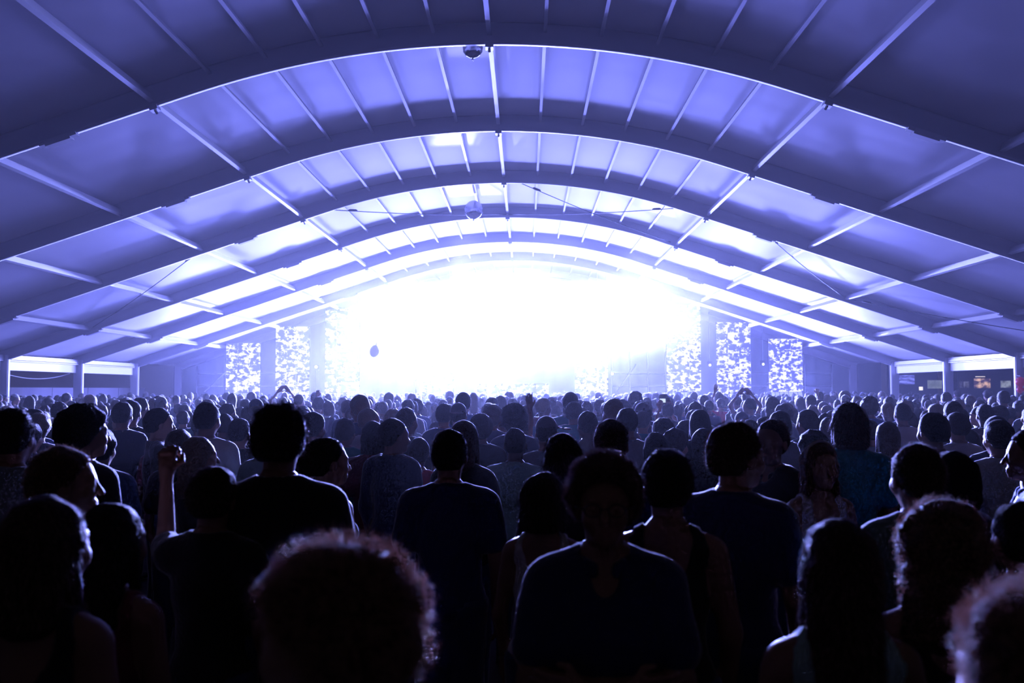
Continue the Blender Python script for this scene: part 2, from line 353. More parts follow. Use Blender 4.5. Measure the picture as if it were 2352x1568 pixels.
dj = empty('dj_booth', (at(1175, 880, 42.6).x, 42.6, 1.2)); tag(dj, 'wide DJ booth with LED front in the middle of stage', 'DJ booth')
MB().box((0, 0, 0.5), (3.4, 0.7, 1.0)).build('desk', STAGEB, dj)
for k in range(6): MB().box((-1.4 + k * 0.56, -0.37, 0.5), (0.55, 0.03, 0.96)).build('led_tile', LED, dj)
for k in (-0.6, 0, 0.6): MB().box((k, 0, 1.05), (0.42, 0.4, 0.1)).build('player', STAGEB, dj)

def scaffold(px0, px1, y, name, lab):
    a, b = at(px0, 890, y), at(px1, 890, y); w_ = b.x - a.x
    e = empty('scaffold_tower', (a.x, y, 0)); tag(e, lab, 'scaffold', 'scaffold towers beside the stage')
    zt = at(px0, 808, y).z
    for x in np.linspace(0, w_, 4): MB().tube([(x, 0, 0), (x, 0, min(zt, prof(a.x + x - XR) - 0.12))], 0.03, 8).build('upright', STEEL, e, True)
    for py in (887, 858):
        z = at((px0 + px1) / 2, py, y).z; MB().tube([(0, 0.05, z), (w_, 0.05, z)], 0.022, 8).build('ledger', STEEL, e, True)
    MB().tube([(0.1 * w_, -0.05, at(0, 900, y).z), (0.45 * w_, -0.05, at(0, 840, y).z)], 0.022, 8).build('diagonal_brace', STEEL, e, True)
scaffold(1725, 1911, 44.5, 's', 'scaffold tubes behind the right LED columns')
scaffold(452, 640, 44.5, 's', 'scaffold tubes behind the left LED columns')
scaffold(1405, 1530, 45.2, 's', 'scaffold tubes in haze right of the DJ booth')

tr = empty('lighting_truss', (XR, 41.95, 0)); tag(tr, 'box lighting truss over the stage lost in the glare', 'truss')
TZ = 6.55
for (dy, dz) in ((-0.2, -0.2), (0.2, -0.2), (-0.2, 0.2), (0.2, 0.2)): MB().tube([(-4.2, dy, TZ + dz), (4.2, dy, TZ + dz)], 0.025, 8).build('chord', ALU, tr, True)
mb = MB()
for k in range(17):
    x = -4 + 0.5 * k
    for dy in (-0.2, 0.2): mb.tube([(x - 0.25, dy, TZ - 0.2), (x + 0.25, dy, TZ + 0.2)] if k % 2 else [(x - 0.25, dy, TZ + 0.2), (x + 0.25, dy, TZ - 0.2)], 0.012, 5)
    mb.tube([(x, -0.2, TZ - 0.2), (x, 0.2, TZ - 0.2)], 0.012, 5)
tag(mb.build('lattice', ALU, tr), kind='stuff')
for x in (-4.0, 4.0):
    mb = MB()
    for dx in (-0.18, 0.18):
        for dy in (-0.18, 0.18): mb.tube([(x + dx, dy, 1.2), (x + dx, dy, TZ - 0.2)], 0.025, 8)
    mb.build('tower_leg', ALU, tr)
LENS = P('lamp_lens_white', (0.8, 0.8, 0.85), 0.2, emit=(0.75, 0.82, 1.0), estr=60)
LENSW = P('wash_lens', (0.3, 0.3, 0.4), 0.3, emit=(0.2, 0.22, 1.0), estr=1.0)
LENSG = P('added_glow_globe', (0.8, 0.8, 0.85), 0.3, emit=(0.6, 0.7, 1.0), estr=12)
def lens_mat(nm, c, s): return P(nm, (0.8, 0.8, 0.85), 0.2, emit=c, estr=s)
def moving_head(loc, rz, tilt, lab, lens, hang=True, sc=1.0):
    e = empty('moving_head_lamp', loc, rz, sc); tag(e, lab, 'stage lamp', 'stage lamps')
    s = -1 if hang else 1
    MB().box((0, 0, s * 0.06), (0.34, 0.28, 0.12)).build('base', DARKST, e)
    mb = MB()
    for k in (-1, 1): mb.box((k * 0.17, 0, s * 0.26), (0.045, 0.12, 0.32))
    mb.box((0, 0, s * 0.135), (0.36, 0.12, 0.03)); mb.build('yoke', DARKST, e)
    M = Matrix.Translation((0, 0, s * 0.34)) @ Matrix.Rotation(math.radians(90) + tilt, 4, 'X')
    h = MB().lathe([(0.001, -0.2), (0.09, -0.2), (0.12, -0.14), (0.12, 0.08), (0.135, 0.12), (0.135, 0.17), (0.12, 0.17)], 18, M).build('head', DARKST, e, True)
    MB().lathe([(0.001, 0.165), (0.06, 0.163), (0.12, 0.155)], 18, M).build('lens', lens, h, True)
    return e
for k, x in enumerate((-3.8, -2.9, -2.0, -1.1, -0.1, 0.9, 1.8, 2.7, 3.6)):
    moving_head((XR + x, 41.95, TZ - 0.225), 0, 0.15 * math.sin(k * 2.1), 'stage lamp on the overhead truss, %s from the left' % ['first', 'second', 'third', 'fourth', 'fifth', 'sixth', 'seventh', 'eighth', 'ninth'][k], LENS)
def spot_at(px, py, lab, c, s, hang, y=43.2):
    p = at(px, py, y); e = moving_head((p.x, p.y, p.z + (0.17 if hang else -0.17)), 0, 0.1, lab, lens_mat('lamp_lens_' + str(px), c, s), hang, 0.5)
    if hang: MB().tube([(0, 0, 0), (0, 0, 2 * (prof(p.x - XR) + BD - 0.05 - p.z - 0.17))], 0.03, 6).build('drop_pole', STEEL, e)
    else: MB().tube([(0, 0, 0), (0, 0, 2 * (-(p.z - 0.17) + 1.2))], 0.04, 6).build('stand_pole', STEEL, e)
spot_at(1406, 858, 'stage lamp with a reddish lens in haze right of the DJ booth', (1, 0.6, 0.55), 2.5, True)
spot_at(1630, 838, 'small lit stage lamp between the right LED columns', (0.9, 0.8, 1), 2.0, True)
spot_at(1752, 836, 'small lit stage lamp left of the outermost right LED column', (0.8, 0.8, 1), 2.0, True)
spot_at(727, 842, 'small bright stage lamp between second and third left LED columns', (1, 1, 1), 6, False)
spot_at(680, 831, 'dim stage lamp before the second left LED column', (1, 1, 1), 3, False, 42.2)
spot_at(953, 868, 'bright stage lamp low at the left of the DJ booth', (1, 0.98, 0.9), 20, False)
for k, (x, z) in enumerate(((-7.5, 5.0), (-3.4, 5.4), (-3.0, 5.4), (3.2, 5.4), (3.6, 5.4), (6.5, 5.0))):      # lamps of the spots aimed into the roof
    e = moving_head((x, 41.52, z + 0.17), 0, 0.0, 'roof-aimed stage lamp in the smoke, %s from the left' % ['first', 'second', 'third', 'fourth', 'fifth', 'sixth'][k], LENS, True, 0.5)
    MB().tube([(0, 0, 0), (0, 0, 2 * (prof(x - XR) + BD - 0.05 - z - 0.17))], 0.03, 6).build('drop_pole', STEEL, e)
for k, (x, z) in enumerate(((-4.2, 5.7), (-0.6, 5.9), (3.0, 5.7))):      # blinder banks (their light is the area lamps at the top)
    e = empty('blinder_bank', (x, 41.72, z)); tag(e, 'bank of bright blinder lamps on the truss, %s' % ['left one', 'middle one', 'right one'][k], 'stage lamp', 'blinder banks')
    MB().box((0, 0.05, 0), (2.7, 0.1, 0.8)).build('housing', DARKST, e)
    for i in range(8):
        for j in range(2):
            MB().lathe([(0.001, 0.0), (0.1, 0.01), (0.14, 0.03), (0.15, -0.02)], 14, Matrix.Translation((-1.18 + i * 0.337, -0.03, -0.18 + 0.36 * j)) @ Matrix.Rotation(math.radians(90), 4, 'X')).build('reflector', LENS, e, True)
    MB().tube([(-0.6, 0.1, 0.35), (-0.6, 0.2, TZ - z - 0.22)], 0.02, 6).tube([(0.6, 0.1, 0.35), (0.6, 0.2, TZ - z - 0.22)], 0.02, 6).build('clamps', STEEL, e)

for k, x in enumerate((-12.6, -8.0, -3.2, 2.0, 6.8, 11.4)):             # floor wash lamps (their light is set at the top)
    e = empty('floor_wash_lamp', (x, 41.35, 1.2)); tag(e, 'long floor wash lamp on the stage front, %s from the left' % ['first', 'second', 'third', 'fourth', 'fifth', 'sixth'][k], 'stage lamp', 'floor wash lamps')
    M = Matrix.Rotation(math.radians(-32), 3, 'X')
    MB().box((0, 0.05, 0.42), (1.7, 0.22, 0.30), M).build('housing', DARKST, e)
    for i in range(8): MB().box((-0.70 + 0.2 * i, -0.06, 0.49), (0.17, 0.02, 0.22), M).build('lens', LENSW, e)
    for s in (-1, 1): MB().box((s * 0.6, 0.05, 0.16), (0.06, 0.2, 0.32)).build('stand', DARKST, e)
for k, (x, z) in enumerate(((-3.6, 5.9), (0.3, 6.0), (3.4, 5.9))):  # globes for the point lamps added to light the smoke
    e = empty('added_glow_lamp', (x, 41.0, z)); tag(e, 'added globe lamp that makes the smoke glow white, %s' % ['left one', 'middle one', 'right one'][k], 'stage lamp', 'added smoke glow lamps')
    MB().lathe([(0.001, -0.24), (0.12, -0.2), (0.2, -0.08), (0.22, 0.0), (0.2, 0.08), (0.12, 0.2), (0.06, 0.24)], 18).build('globe', LENSG, e, True)
    MB().tube([(0, 0, 0.22), (0, 0, 0.30), (0, 0.75, TZ - z - 0.2)], [0.07, 0.03, 0.02], 8).build('hanger', DARKST, e)

# ------------------------------------------------------------------ figures: one implicit surface per body, clothes and hair over it
class SDF:
    def __init__(s, lo, hi, h):
        s.h = h; s.lo = np.array(lo, float); s.ax = [np.arange(lo[i], hi[i] + h, h) for i in range(3)]
        s.D = np.full([len(a) for a in s.ax], 1.0, np.float32)
    def sub(s, bl, bh):
        sl = []
        for i in range(3):
            a = int(np.searchsorted(s.ax[i], bl[i])); b = int(np.searchsorted(s.ax[i], bh[i]))
            if b <= a: return None
            sl.append(slice(a, b))
        x, y, z = s.ax[0][sl[0]][:, None, None], s.ax[1][sl[1]][None, :, None], s.ax[2][sl[2]][None, None, :]
        return tuple(sl), x, y, z
    def eval(s, p, infl, m):
        if p[0] == 'c':
            _, a, b, ra, rb = p[:5]; a = np.asarray(a, float); b = np.asarray(b, float); r = max(ra, rb) + infl + m
            q = s.sub(np.minimum(a, b) - r, np.maximum(a, b) + r)
            if q is None: return None
            sl, x, y, z = q; ab = b - a; L = max(ab @ ab, 1e-9)
            t = np.clip(((x - a[0]) * ab[0] + (y - a[1]) * ab[1] + (z - a[2]) * ab[2]) / L, 0, 1)
            d = np.sqrt((x - a[0] - t * ab[0]) ** 2 + (y - a[1] - t * ab[1]) ** 2 + (z - a[2] - t * ab[2]) ** 2) - (ra + (rb - ra) * t) - infl
            return sl, d
        _, c, r, R = p[:4]; c = np.asarray(c, float); r = np.asarray(r, float) + infl; e = (r.max() if R is not None else r) + m
        q = s.sub(c - e, c + e)
        if q is None: return None
        sl, x, y, z = q; x, y, z = x - c[0], y - c[1], z - c[2]
        if R is not None: x, y, z = R[0][0] * x + R[1][0] * y + R[2][0] * z, R[0][1] * x + R[1][1] * y + R[2][1] * z, R[0][2] * x + R[1][2] * y + R[2][2] * z
        k0 = np.sqrt((x / r[0]) ** 2 + (y / r[1]) ** 2 + (z / r[2]) ** 2); k1 = np.sqrt((x / r[0] ** 2) ** 2 + (y / r[1] ** 2) ** 2 + (z / r[2] ** 2) ** 2)
        return sl, k0 * (k0 - 1) / np.maximum(k1, 1e-6)
    def add(s, prims, k=0.03, infl=0.0):
        for p in prims:
            kk = p[5] if p[0] == 'c' and len(p) > 5 else (p[4] if p[0] == 'e' and len(p) > 4 else k)
            q = s.eval(p, infl, kk + 2.5 * s.h)
            if q is None: continue
            sl, b = q; a = s.D[sl]; h = np.clip(0.5 + 0.5 * (b - a) / kk, 0, 1)
            s.D[sl] = a * h + b * (1 - h) - kk * h * (1 - h)
        return s
    def cut(s, prims):
        for p in prims:
            q = s.eval(p, 0.0, 3 * s.h)
            if q is not None: sl, b = q; s.D[sl] = np.maximum(s.D[sl], -b)
        return s
    def plane(s, p0, n):      # removes the side the normal points to
        x, y, z = s.ax[0][:, None, None], s.ax[1][None, :, None], s.ax[2][None, None, :]
        s.D = np.maximum(s.D, ((x - p0[0]) * n[0] + (y - p0[1]) * n[1] + (z - p0[2]) * n[2]).astype(np.float32)); return s
    def noise(s, amp, freq, seed=0):
        r = np.random.RandomState(seed); L = r.rand(17, 17, 17).astype(np.float32) - 0.5
        g = np.meshgrid(*[a * freq + 40 for a in s.ax], indexing='ij'); near = np.abs(s.D) < amp * 3 + 3 * s.h
        pts = [q[near] for q in g]; i = [np.floor(q).astype(int) for q in pts]; f = [q - j for q, j in zip(pts, i)]; f = [q * q * (3 - 2 * q) for q in f]
        v = 0
        for dx in (0, 1):
            for dy in (0, 1):
                for dz in (0, 1):
                    wgt = (f[0] if dx else 1 - f[0]) * (f[1] if dy else 1 - f[1]) * (f[2] if dz else 1 - f[2])
                    v = v + wgt * L[(i[0] + dx) % 17, (i[1] + dy) % 17, (i[2] + dz) % 17]
        s.D[near] += (amp * 2 * v).astype(np.float32); return s
    def mesh(s):
        """naive surface nets"""
        D = s.D; D[0] = D[-1] = 1; D[:, 0] = D[:, -1] = 1; D[:, :, 0] = D[:, :, -1] = 1
        S = D < 0; nx, ny, nz = D.shape
        cnt = np.zeros((nx - 1, ny - 1, nz - 1), np.uint8)
        for dx in (0, 1):
            for dy in (0, 1):
                for dz in (0, 1): cnt += S[dx:nx - 1 + dx, dy:ny - 1 + dy, dz:nz - 1 + dz]
        C = np.argwhere((cnt > 0) & (cnt < 8)); ids = np.full(cnt.shape, -1, np.int32); ids[C[:, 0], C[:, 1], C[:, 2]] = np.arange(len(C))
        O = np.array([(a, b, c) for a in (0, 1) for b in (0, 1) for c in (0, 1)])
        val = np.stack([D[C[:, 0] + o[0], C[:, 1] + o[1], C[:, 2] + o[2]] for o in O], 1)
        acc = np.zeros((len(C), 3)); num = np.zeros(len(C))
        for i in range(8):
            for j in range(i + 1, 8):
                if np.abs(O[i] - O[j]).sum() != 1: continue
                m = (val[:, i] < 0) != (val[:, j] < 0); t = val[m, i] / (val[m, i] - val[m, j])
                acc[m] += O[i] + t[:, None] * (O[j] - O[i]); num[m] += 1
        V = s.lo + (C + acc / num[:, None]) * s.h
        Fs = []
        for ax in range(3):
            A = S if ax == 0 else (S.transpose(1, 2, 0) if ax == 1 else S.transpose(2, 0, 1))
            I = ids if ax == 0 else (ids.transpose(1, 2, 0) if ax == 1 else ids.transpose(2, 0, 1))
            e = A[:-1, 1:-1, 1:-1] != A[1:, 1:-1, 1:-1]; E_ = np.argwhere(e); i, j, k = E_[:, 0], E_[:, 1] + 1, E_[:, 2] + 1
            q = np.stack([I[i, j - 1, k - 1], I[i, j, k - 1], I[i, j, k], I[i, j - 1, k]], 1)
            fl = ~A[i, j, k]; q[fl] = q[fl][:, ::-1]; Fs.append(q)
        return V, np.concatenate(Fs)

def rot_z(a): c, s = math.cos(a), math.sin(a); return np.array([[c, -s, 0], [s, c, 0], [0, 0, 1]])
def rot_x(a): c, s = math.cos(a), math.sin(a); return np.array([[1, 0, 0], [0, c, -s], [0, s, c]])
PIV = np.array([0, -0.02, 1.56])
def turn(prims, R):
    out = []
    for p in prims:
        if p[0] == 'c': out.append(('c', R @ (np.array(p[1]) - PIV) + PIV, R @ (np.array(p[2]) - PIV) + PIV) + tuple(p[3:]))
        else: out.append(('e', R @ (np.array(p[1]) - PIV) + PIV, p[2], R if p[3] is None else R @ p[3]) + tuple(p[4:]))
    return out
POSE = {'down': ((0.055, -0.02, 1.12), (0.045, 0.06, 0.87), (0, 0.15, -1), (-1, 0, 0), 0.35),
        'up': ((0.09, 0.05, 1.60), (0.03, 0.06, 1.85), (0, 0.05, 1), (0, 1, 0), 0.15),
        'fist': ((0.08, 0.05, 1.59), (0.03, 0.05, 1.84), (0, 0.05, 1), (0, 1, 0), 1.35),
        'bent': ((0.05, 0.0, 1.13), (-0.07, 0.22, 1.16), (-0.5, 0.6, 0.2), (0, 0, -1), 0.6),
        'cross': ((0.045, 0.05, 1.13), (-0.23, 0.20, 1.15), (-1, 0.1, 0.1), (0, -1, 0), 0.4),
        'phone': ((0.02, 0.20, 1.40), (-0.10, 0.30, 1.68), (-0.1, 0.2, 1), (0, -1, 0), 0.8),
        'over': ((0.11, 0.02, 1.66), (-0.06, 0.04, 1.88), (-0.7, 0, 0.7), (0, 1, 0), 0.2)}
def hand_prims(w, d, n, side, curl):
    w = np.array(w); d = np.array(d, float); d /= np.linalg.norm(d); n = np.array(n, float); n -= d * (n @ d); n /= np.linalg.norm(n)
    s = np.cross(d, n) * side; P_ = []
    P_.append(('c', w - d * 0.03, w + d * 0.03, 0.027, 0.03, 0.02))
    for off, ln in ((0.030, 0.068), (0.010, 0.076), (-0.010, 0.071), (-0.029, 0.056)):
        k = w + d * (0.088 - abs(off - 0.008) * 0.2) + s * off
        P_.append(('c', w + d * 0.01 + s * off * 0.6, k, 0.016, 0.0125, 0.012))
        a = 0.0; q = k; r = 0.0105
        for m in range(3):
            a += curl * (0.75 if m == 0 else 0.95); dd = d * math.cos(a) + n * math.sin(a) + s * off * 1.5 * (1 if curl < 0.5 else 0)
            q2 = q + dd * ln * (0.45, 0.31, 0.24)[m]; P_.append(('c', q, q2, r, r * 0.92, 0.004)); q = q2; r *= 0.92
    t0 = w + d * 0.025 + s * 0.026; t1 = t0 + (s * 0.75 + d * 0.6 + n * (0.2 + 0.3 * curl)) * 0.04; t2 = t1 + (s * (0.45 - 0.7 * min(curl, 1)) + d * 0.85 + n * 0.45 * curl) * 0.03
    return P_ + [('c', t0, t1, 0.015, 0.0125, 0.012), ('c', t1, t2, 0.0125, 0.0095, 0.004)]

def cat_mesh(parts):
    V = []; F_ = []; b = 0
    for v, f in parts: V.append(v); F_.append(f + b); b += len(v)
    return np.concatenate(V), np.concatenate(F_)
def bounds(prims, m):
    lo = np.full(3, 9.0); hi = -lo
    for p in prims:
        if p[0] == 'c': r = max(p[3], p[4]) + m; lo = np.minimum(lo, np.minimum(p[1], p[2]) - r); hi = np.maximum(hi, np.maximum(p[1], p[2]) + r)
        else: r = (max(p[2]) if p[3] is not None else np.array(p[2])) + m; lo = np.minimum(lo, np.array(p[1]) - r); hi = np.maximum(hi, np.array(p[1]) + r)
    return lo, hi
FIGS = {}
def figure(sex='m', build=1.0, hair='short', top='tee', la='down', ra='down', hy=0.0, hp=0.0, q=1.0, seed=0, hands=True, hlen=1.36, cap=None, hq=None):
    """every mesh of one standing figure 1.75 m tall that faces +Y: {part: (V, F)}; hy/hp turn and nod the head, q scales the cell size"""
    key = (sex, build, hair, top, la, ra, hy, hp, q, seed, hands, hlen, cap, hq); hq = hq or q
    if key in FIGS: return FIGS[key]
    fem = sex == 'f'; W = build * (0.87 if fem else 1.0); sh = 0.172 * W
    R = rot_z(hy) @ rot_x(hp)
    torso = [('e', (0, -0.008, 1.27), (0.155 * W, 0.108 * build, 0.20), None), ('c', (-0.125 * W, -0.02, 1.402), (0.125 * W, -0.02, 1.402), 0.056, 0.056),
             ('c', (0, -0.035, 1.478), (0.13 * W, -0.028, 1.42), 0.05, 0.045), ('c', (0, -0.035, 1.478), (-0.13 * W, -0.028, 1.42), 0.05, 0.045),
             ('e', (0, 0.0, 1.08), (0.135 * build * (0.92 if fem else 1), 0.10 * build, 0.18), None), ('e', (0, -0.01, 0.94), (0.165 * build ** 0.5, 0.118, 0.13), None)]
    if fem: torso += [('e', (0.065, 0.08, 1.27), (0.06, 0.055, 0.06), None), ('e', (-0.065, 0.08, 1.27), (0.06, 0.055, 0.06), None)]
    neck = [('c', (0, -0.03, 1.43), (0, -0.014, 1.585), 0.05 if fem else 0.059, 0.046 if fem else 0.055)]
    head = turn([('e', (0, -0.015, 1.658), (0.075, 0.096, 0.092), None), ('e', (0, 0.035, 1.65), (0.064, 0.058, 0.068), None), ('e', (0, 0.03, 1.575), (0.054, 0.066, 0.062), None),
                 ('e', (0, 0.074, 1.535), (0.024, 0.023, 0.021), None), ('c', (-0.034, 0.086, 1.650), (0.034, 0.086, 1.650), 0.012, 0.012, 0.015),
                 ('e', (0.038, 0.066, 1.597), (0.026, 0.028, 0.026), None), ('e', (-0.038, 0.066, 1.597), (0.026, 0.028, 0.026), None)], R)
    fine = turn([('c', (0, 0.095, 1.637), (0, 0.118, 1.594), 0.008, 0.013, 0.012), ('e', (0.0, 0.096, 1.565), (0.023, 0.011, 0.007), None, 0.008), ('e', (0.0, 0.095, 1.553), (0.020, 0.012, 0.008), None, 0.008),
                 ('e', (0.079, -0.005, 1.617), (0.010, 0.024, 0.031), None, 0.008), ('e', (-0.079, -0.005, 1.617), (0.010, 0.024, 0.031), None, 0.008)], R)
    sock = turn([('e', (0.032, 0.108, 1.627), (0.016, 0.018, 0.011), None), ('e', (-0.032, 0.108, 1.627), (0.016, 0.018, 0.011), None)], R)
    eyes = turn([('e', (0.032, 0.088, 1.627), (0.0125, 0.0125, 0.0115), None, 0.003), ('e', (-0.032, 0.088, 1.627), (0.0125, 0.0125, 0.0115), None, 0.003)], R)
    arms = []; up = []; hands_m = []; wrists = []
    for s, a in ((-1, la), (1, ra)):
        e, wr, d, n, curl = POSE[a] if isinstance(a, str) else a
        S_ = np.array([s * sh, -0.02, 1.40]); E_ = np.array([s * (sh + e[0]), e[1], e[2]]); W_ = np.array([s * (sh + wr[0]), wr[1], wr[2]])
        af = 0.85 if fem else 1.0
        arms += [('c', S_, E_, 0.053 * af, 0.041 * af), ('c', E_, W_, 0.042 * af, 0.027 * af, 0.02)]; up.append((S_, E_, W_, af))
        d = np.array([s * d[0], d[1], d[2]], float); n = np.array([s * n[0], n[1], n[2]], float); wrists.append((W_, d / np.linalg.norm(d)))
        if hands:
            hp_ = hand_prims(W_, d, n, s * (1 if a in ('down',) else 1), curl); lo, hi = bounds(hp_, 0.015)
            hands_m.append(SDF(lo, hi, (0.0085 if q <= 1.2 else 0.011) if a == 'down' else 0.0062).add(hp_, 0.01).mesh())
    legs = []
    for s in (-1, 1):
        legs += [('c', (s * 0.085, 0, 0.92), (s * 0.092, 0.012, 0.5), 0.088, 0.058), ('c', (s * 0.092, 0.012, 0.5), (s * 0.097, -0.02, 0.09), 0.056, 0.038), ]
    feet = []
    for s in (-1, 1): feet += [('c', (s * 0.097, -0.035, 0.045), (s * 0.11, 0.13, 0.036), 0.042, 0.036)]
    out = {}
    body = torso + neck + arms + legs + feet
    lo, hi = bounds(body + head, 0.05); hi[2] = max(hi[2], 1.60)
    hb = 0.02 * q; zc = 1.50
    lo2 = lo.copy(); lo2[2] = 0.0
    b1 = SDF(lo2, hi, hb).add(torso + neck + arms + legs + feet, 0.035).add(head, 0.03).cut(turn([('e', (0, 0.0, 1.66), (0.2, 0.2, 0.135), None)], R))
    hl, hh_ = bounds(head + fine, 0.025); hl[2] = zc - 0.03
    b2 = SDF(hl, hh_, 0.0068 * hq).add(neck + head, 0.03)
    if q < 1.5: b2.cut(sock).add(eyes, 0.003)
    b2.add(fine, 0.012).plane((0, 0, zc), (0, 0, -1))
    out['body'] = cat_mesh([b1.mesh(), b2.mesh()] + hands_m)
    # top
    frac = {'tee': 0.62, 'polo': 0.66, 'tank': 0.0, 'jacket': 1.0, 'sleeve': 1.0}[top]
    infl = {'tee': 0.014, 'polo': 0.015, 'tank': 0.009, 'jacket': 0.026, 'sleeve': 0.012}[top]
    tp = list(torso)
    if frac:
        for S_, E_, W_, af in up:
            tp.append(('c', S_, S_ + (E_ - S_) * frac, 0.058 * af, (0.056 if frac < 1 else 0.046) * af))
            if frac == 1.0: tp.append(('c', E_, E_ + (W_ - E_) * 0.93, 0.046 * af, 0.036 * af))
    lo, hi = bounds(tp, 0.05); lo[2] = 0.80
    t = SDF(lo, hi, 0.0145 * q).add(tp, 0.035, infl).noise(0.006, 9, seed + 3)
    if top == 'tank':
        for s in (-1, 1): t.cut([('c', (s * (0.178 * W + 0.035), -0.02, 1.49), (s * (0.178 * W + 0.03), -0.02, 1.30), 0.085, 0.07)])
        t.cut([('e', (0, -0.10, 1.46), (0.085, 0.10, 0.155), None), ('e', (0, 0.11, 1.44), (0.08, 0.12, 0.16), None), ('c', (0, -0.02, 1.46), (0, 0, 1.6), 0.075, 0.085)])
    else:
        t.cut([('c', (0, -0.012, 1.475), (0, 0.0, 1.60), 0.066 if top != 'polo' else 0.07, 0.08), ('e', (0, 0.075, 1.475), (0.05, 0.06, 0.06 if top != 'polo' else 0.10), None)])
    t.plane((0, 0, 0.855 if top != 'tank' else 0.95), (0, 0, -1)).plane((0, 0, 1.515), (0, 0, 1))
    out['top'] = t.mesh()
    if top in ('polo', 'jacket'):
        cp = []
        for k in range(14):
            a0, a1 = [math.radians(120 + 300 * (k + j) / 14) for j in (0, 1)]
            f = lambda a: (0.068 * math.cos(a), -0.012 + 0.07 * math.sin(a), 1.475 - 0.02 * math.sin(a))
            cp.append(('c', f(a0), f(a1), 0.014, 0.014))
            cp.append(('c', [c * 1.0 + o for c, o in zip(f(a0), (0, 0, -0.02))], [c + o for c, o in zip(f(a1), (0, 0, -0.02))], 0.016, 0.016))
        lo, hi = bounds(cp, 0.03); out['collar'] = SDF(lo, hi, 0.0075 * q).add(cp, 0.012).mesh()
    lo, hi = bounds(legs + torso[-1:], 0.05); lo[2] = 0.03; hi[2] = 1.0
    out['trousers'] = SDF(lo, hi, 0.024 * q).add(legs + torso[-1:], 0.04, 0.016).plane((0, 0, 0.965), (0, 0, 1)).plane((0, 0, 0.075), (0, 0, -1)).mesh()
    lo, hi = bounds(feet, 0.05); lo[2] = -0.005
    out['shoes'] = SDF(lo, hi, 0.017 * max(1, q)).add(feet, 0.03, 0.010).plane((0, 0, 0.0), (0, 0, -1)).plane((0, 0, 0.105), (0, 0, 1)).mesh()
    # hair
    th = {'shaved': 0.004, 'short': 0.014, 'crop': 0.010, 'curly': 0.034, 'afro': 0.05, 'long': 0.010, 'curlylong': 0.036, 'bun': 0.010, 'pony': 0.011, 'cap': 0.006, 'messy': 0.018, 'bob': 0.014}[hair]
    hp_ = [('e', (0, -0.017, 1.660), (0.077 + th, 0.097 + th, 0.092 + th), None), ('e', (0, -0.062, 1.63), (0.066 + th * 0.7, 0.06 + th * 0.5, 0.085 + th * 0.3), None)]
    zmin = 1.575 - th * 0.8
    if hair in ('long', 'curlylong', 'bob'):
        hl_ = hlen if hair != 'bob' else 1.50; g = 1.0 if hair == 'long' else (1.35 if hair == 'curlylong' else 1.12)
        hp_ += [('c', (0, -0.05, 1.64), (0.0, -0.085, hl_ + 0.05), 0.076 * g, 0.06 * g), ('c', (0.040, -0.045, 1.62), (0.055 * g, -0.07, hl_ + 0.04), 0.046 * g, 0.036 * g), ('c', (-0.040, -0.045, 1.62), (-0.055 * g, -0.07, hl_ + 0.04), 0.046 * g, 0.036 * g),
                ('c', (0.072, 0.0, 1.63), (0.078, 0.012, 1.49), 0.018 * g, 0.02 * g), ('c', (-0.072, 0.0, 1.63), (-0.078, 0.012, 1.49), 0.018 * g, 0.02 * g)]
        zmin = hl_
    if hair == 'bun': hp_.append(('e', (0, -0.10, 1.715), (0.042, 0.042, 0.042), None, 0.01))
    if hair == 'pony': hp_ += [('c', (0, -0.10, 1.70), (0, -0.135, 1.66), 0.024, 0.03, 0.015), ('c', (0, -0.135, 1.66), (0, -0.13, 1.47), 0.03, 0.016, 0.015)]
    hp2 = turn(hp_, R); lo, hi = bounds(hp2, 0.04); lo[2] = zmin - 0.03
    hs = 0.0085 * hq * (1.25 if hair in ('long', 'curlylong') else 1)
    t = SDF(lo, hi, hs).add(hp2, 0.03)
    amp, fr = {'curly': (0.013, 34), 'afro': (0.012, 30), 'curlylong': (0.020, 26), 'messy': (0.012, 26)}.get(hair, (0.007, 30)); t.noise(amp, fr, seed)
    nrm = R @ np.array([0, 0.78, -0.62]); p0 = R @ (np.array([0, 0.052 + th * 0.6, 1.692 - (0.0 if hair not in ('long', 'curlylong', 'bob') else -0.004)]) - PIV) + PIV
    if hair in ('long', 'curlylong', 'bob'):
        t.cut(turn([('e', (0, 0.10, 1.60), (0.062, 0.10, 0.095), None), ('c', (0, 0.09, 1.55), (0, 0.05, 1.30), 0.066, 0.10)], R))
        if hair != 'bob': t.plane(R @ (np.array([0, 0.095, 1.64]) - PIV) + PIV, R @ np.array([0, 1.0, -0.1]))
    else: t.plane(p0, nrm)
    t.plane((0, 0, zmin), (0, 0, -1)); out['hair'] = t.mesh()
    if hair == 'cap' or cap is not None:
        Rc = R @ rot_z(cap or 0.0)
        cpz = [('e', (0, -0.017, 1.668), (0.086, 0.107, 0.099), None)]
        brim = [('e', (0, 0.125, 1.668), (0.068, 0.075, 0.007), rot_x(-0.15), 0.006)]
        lo, hi = bounds(turn(cpz + brim, Rc), 0.03)
        out['cap'] = SDF(lo, hi, 0.007 * hq).add(turn(cpz, R), 0.01).plane(R @ (np.array([0, 0, 1.66]) - PIV) + PIV, R @ np.array([0, 0, -1.0])).add(turn(brim, Rc), 0.006).mesh()
    out['wrists'] = wrists
    FIGS[key] = out
    return out

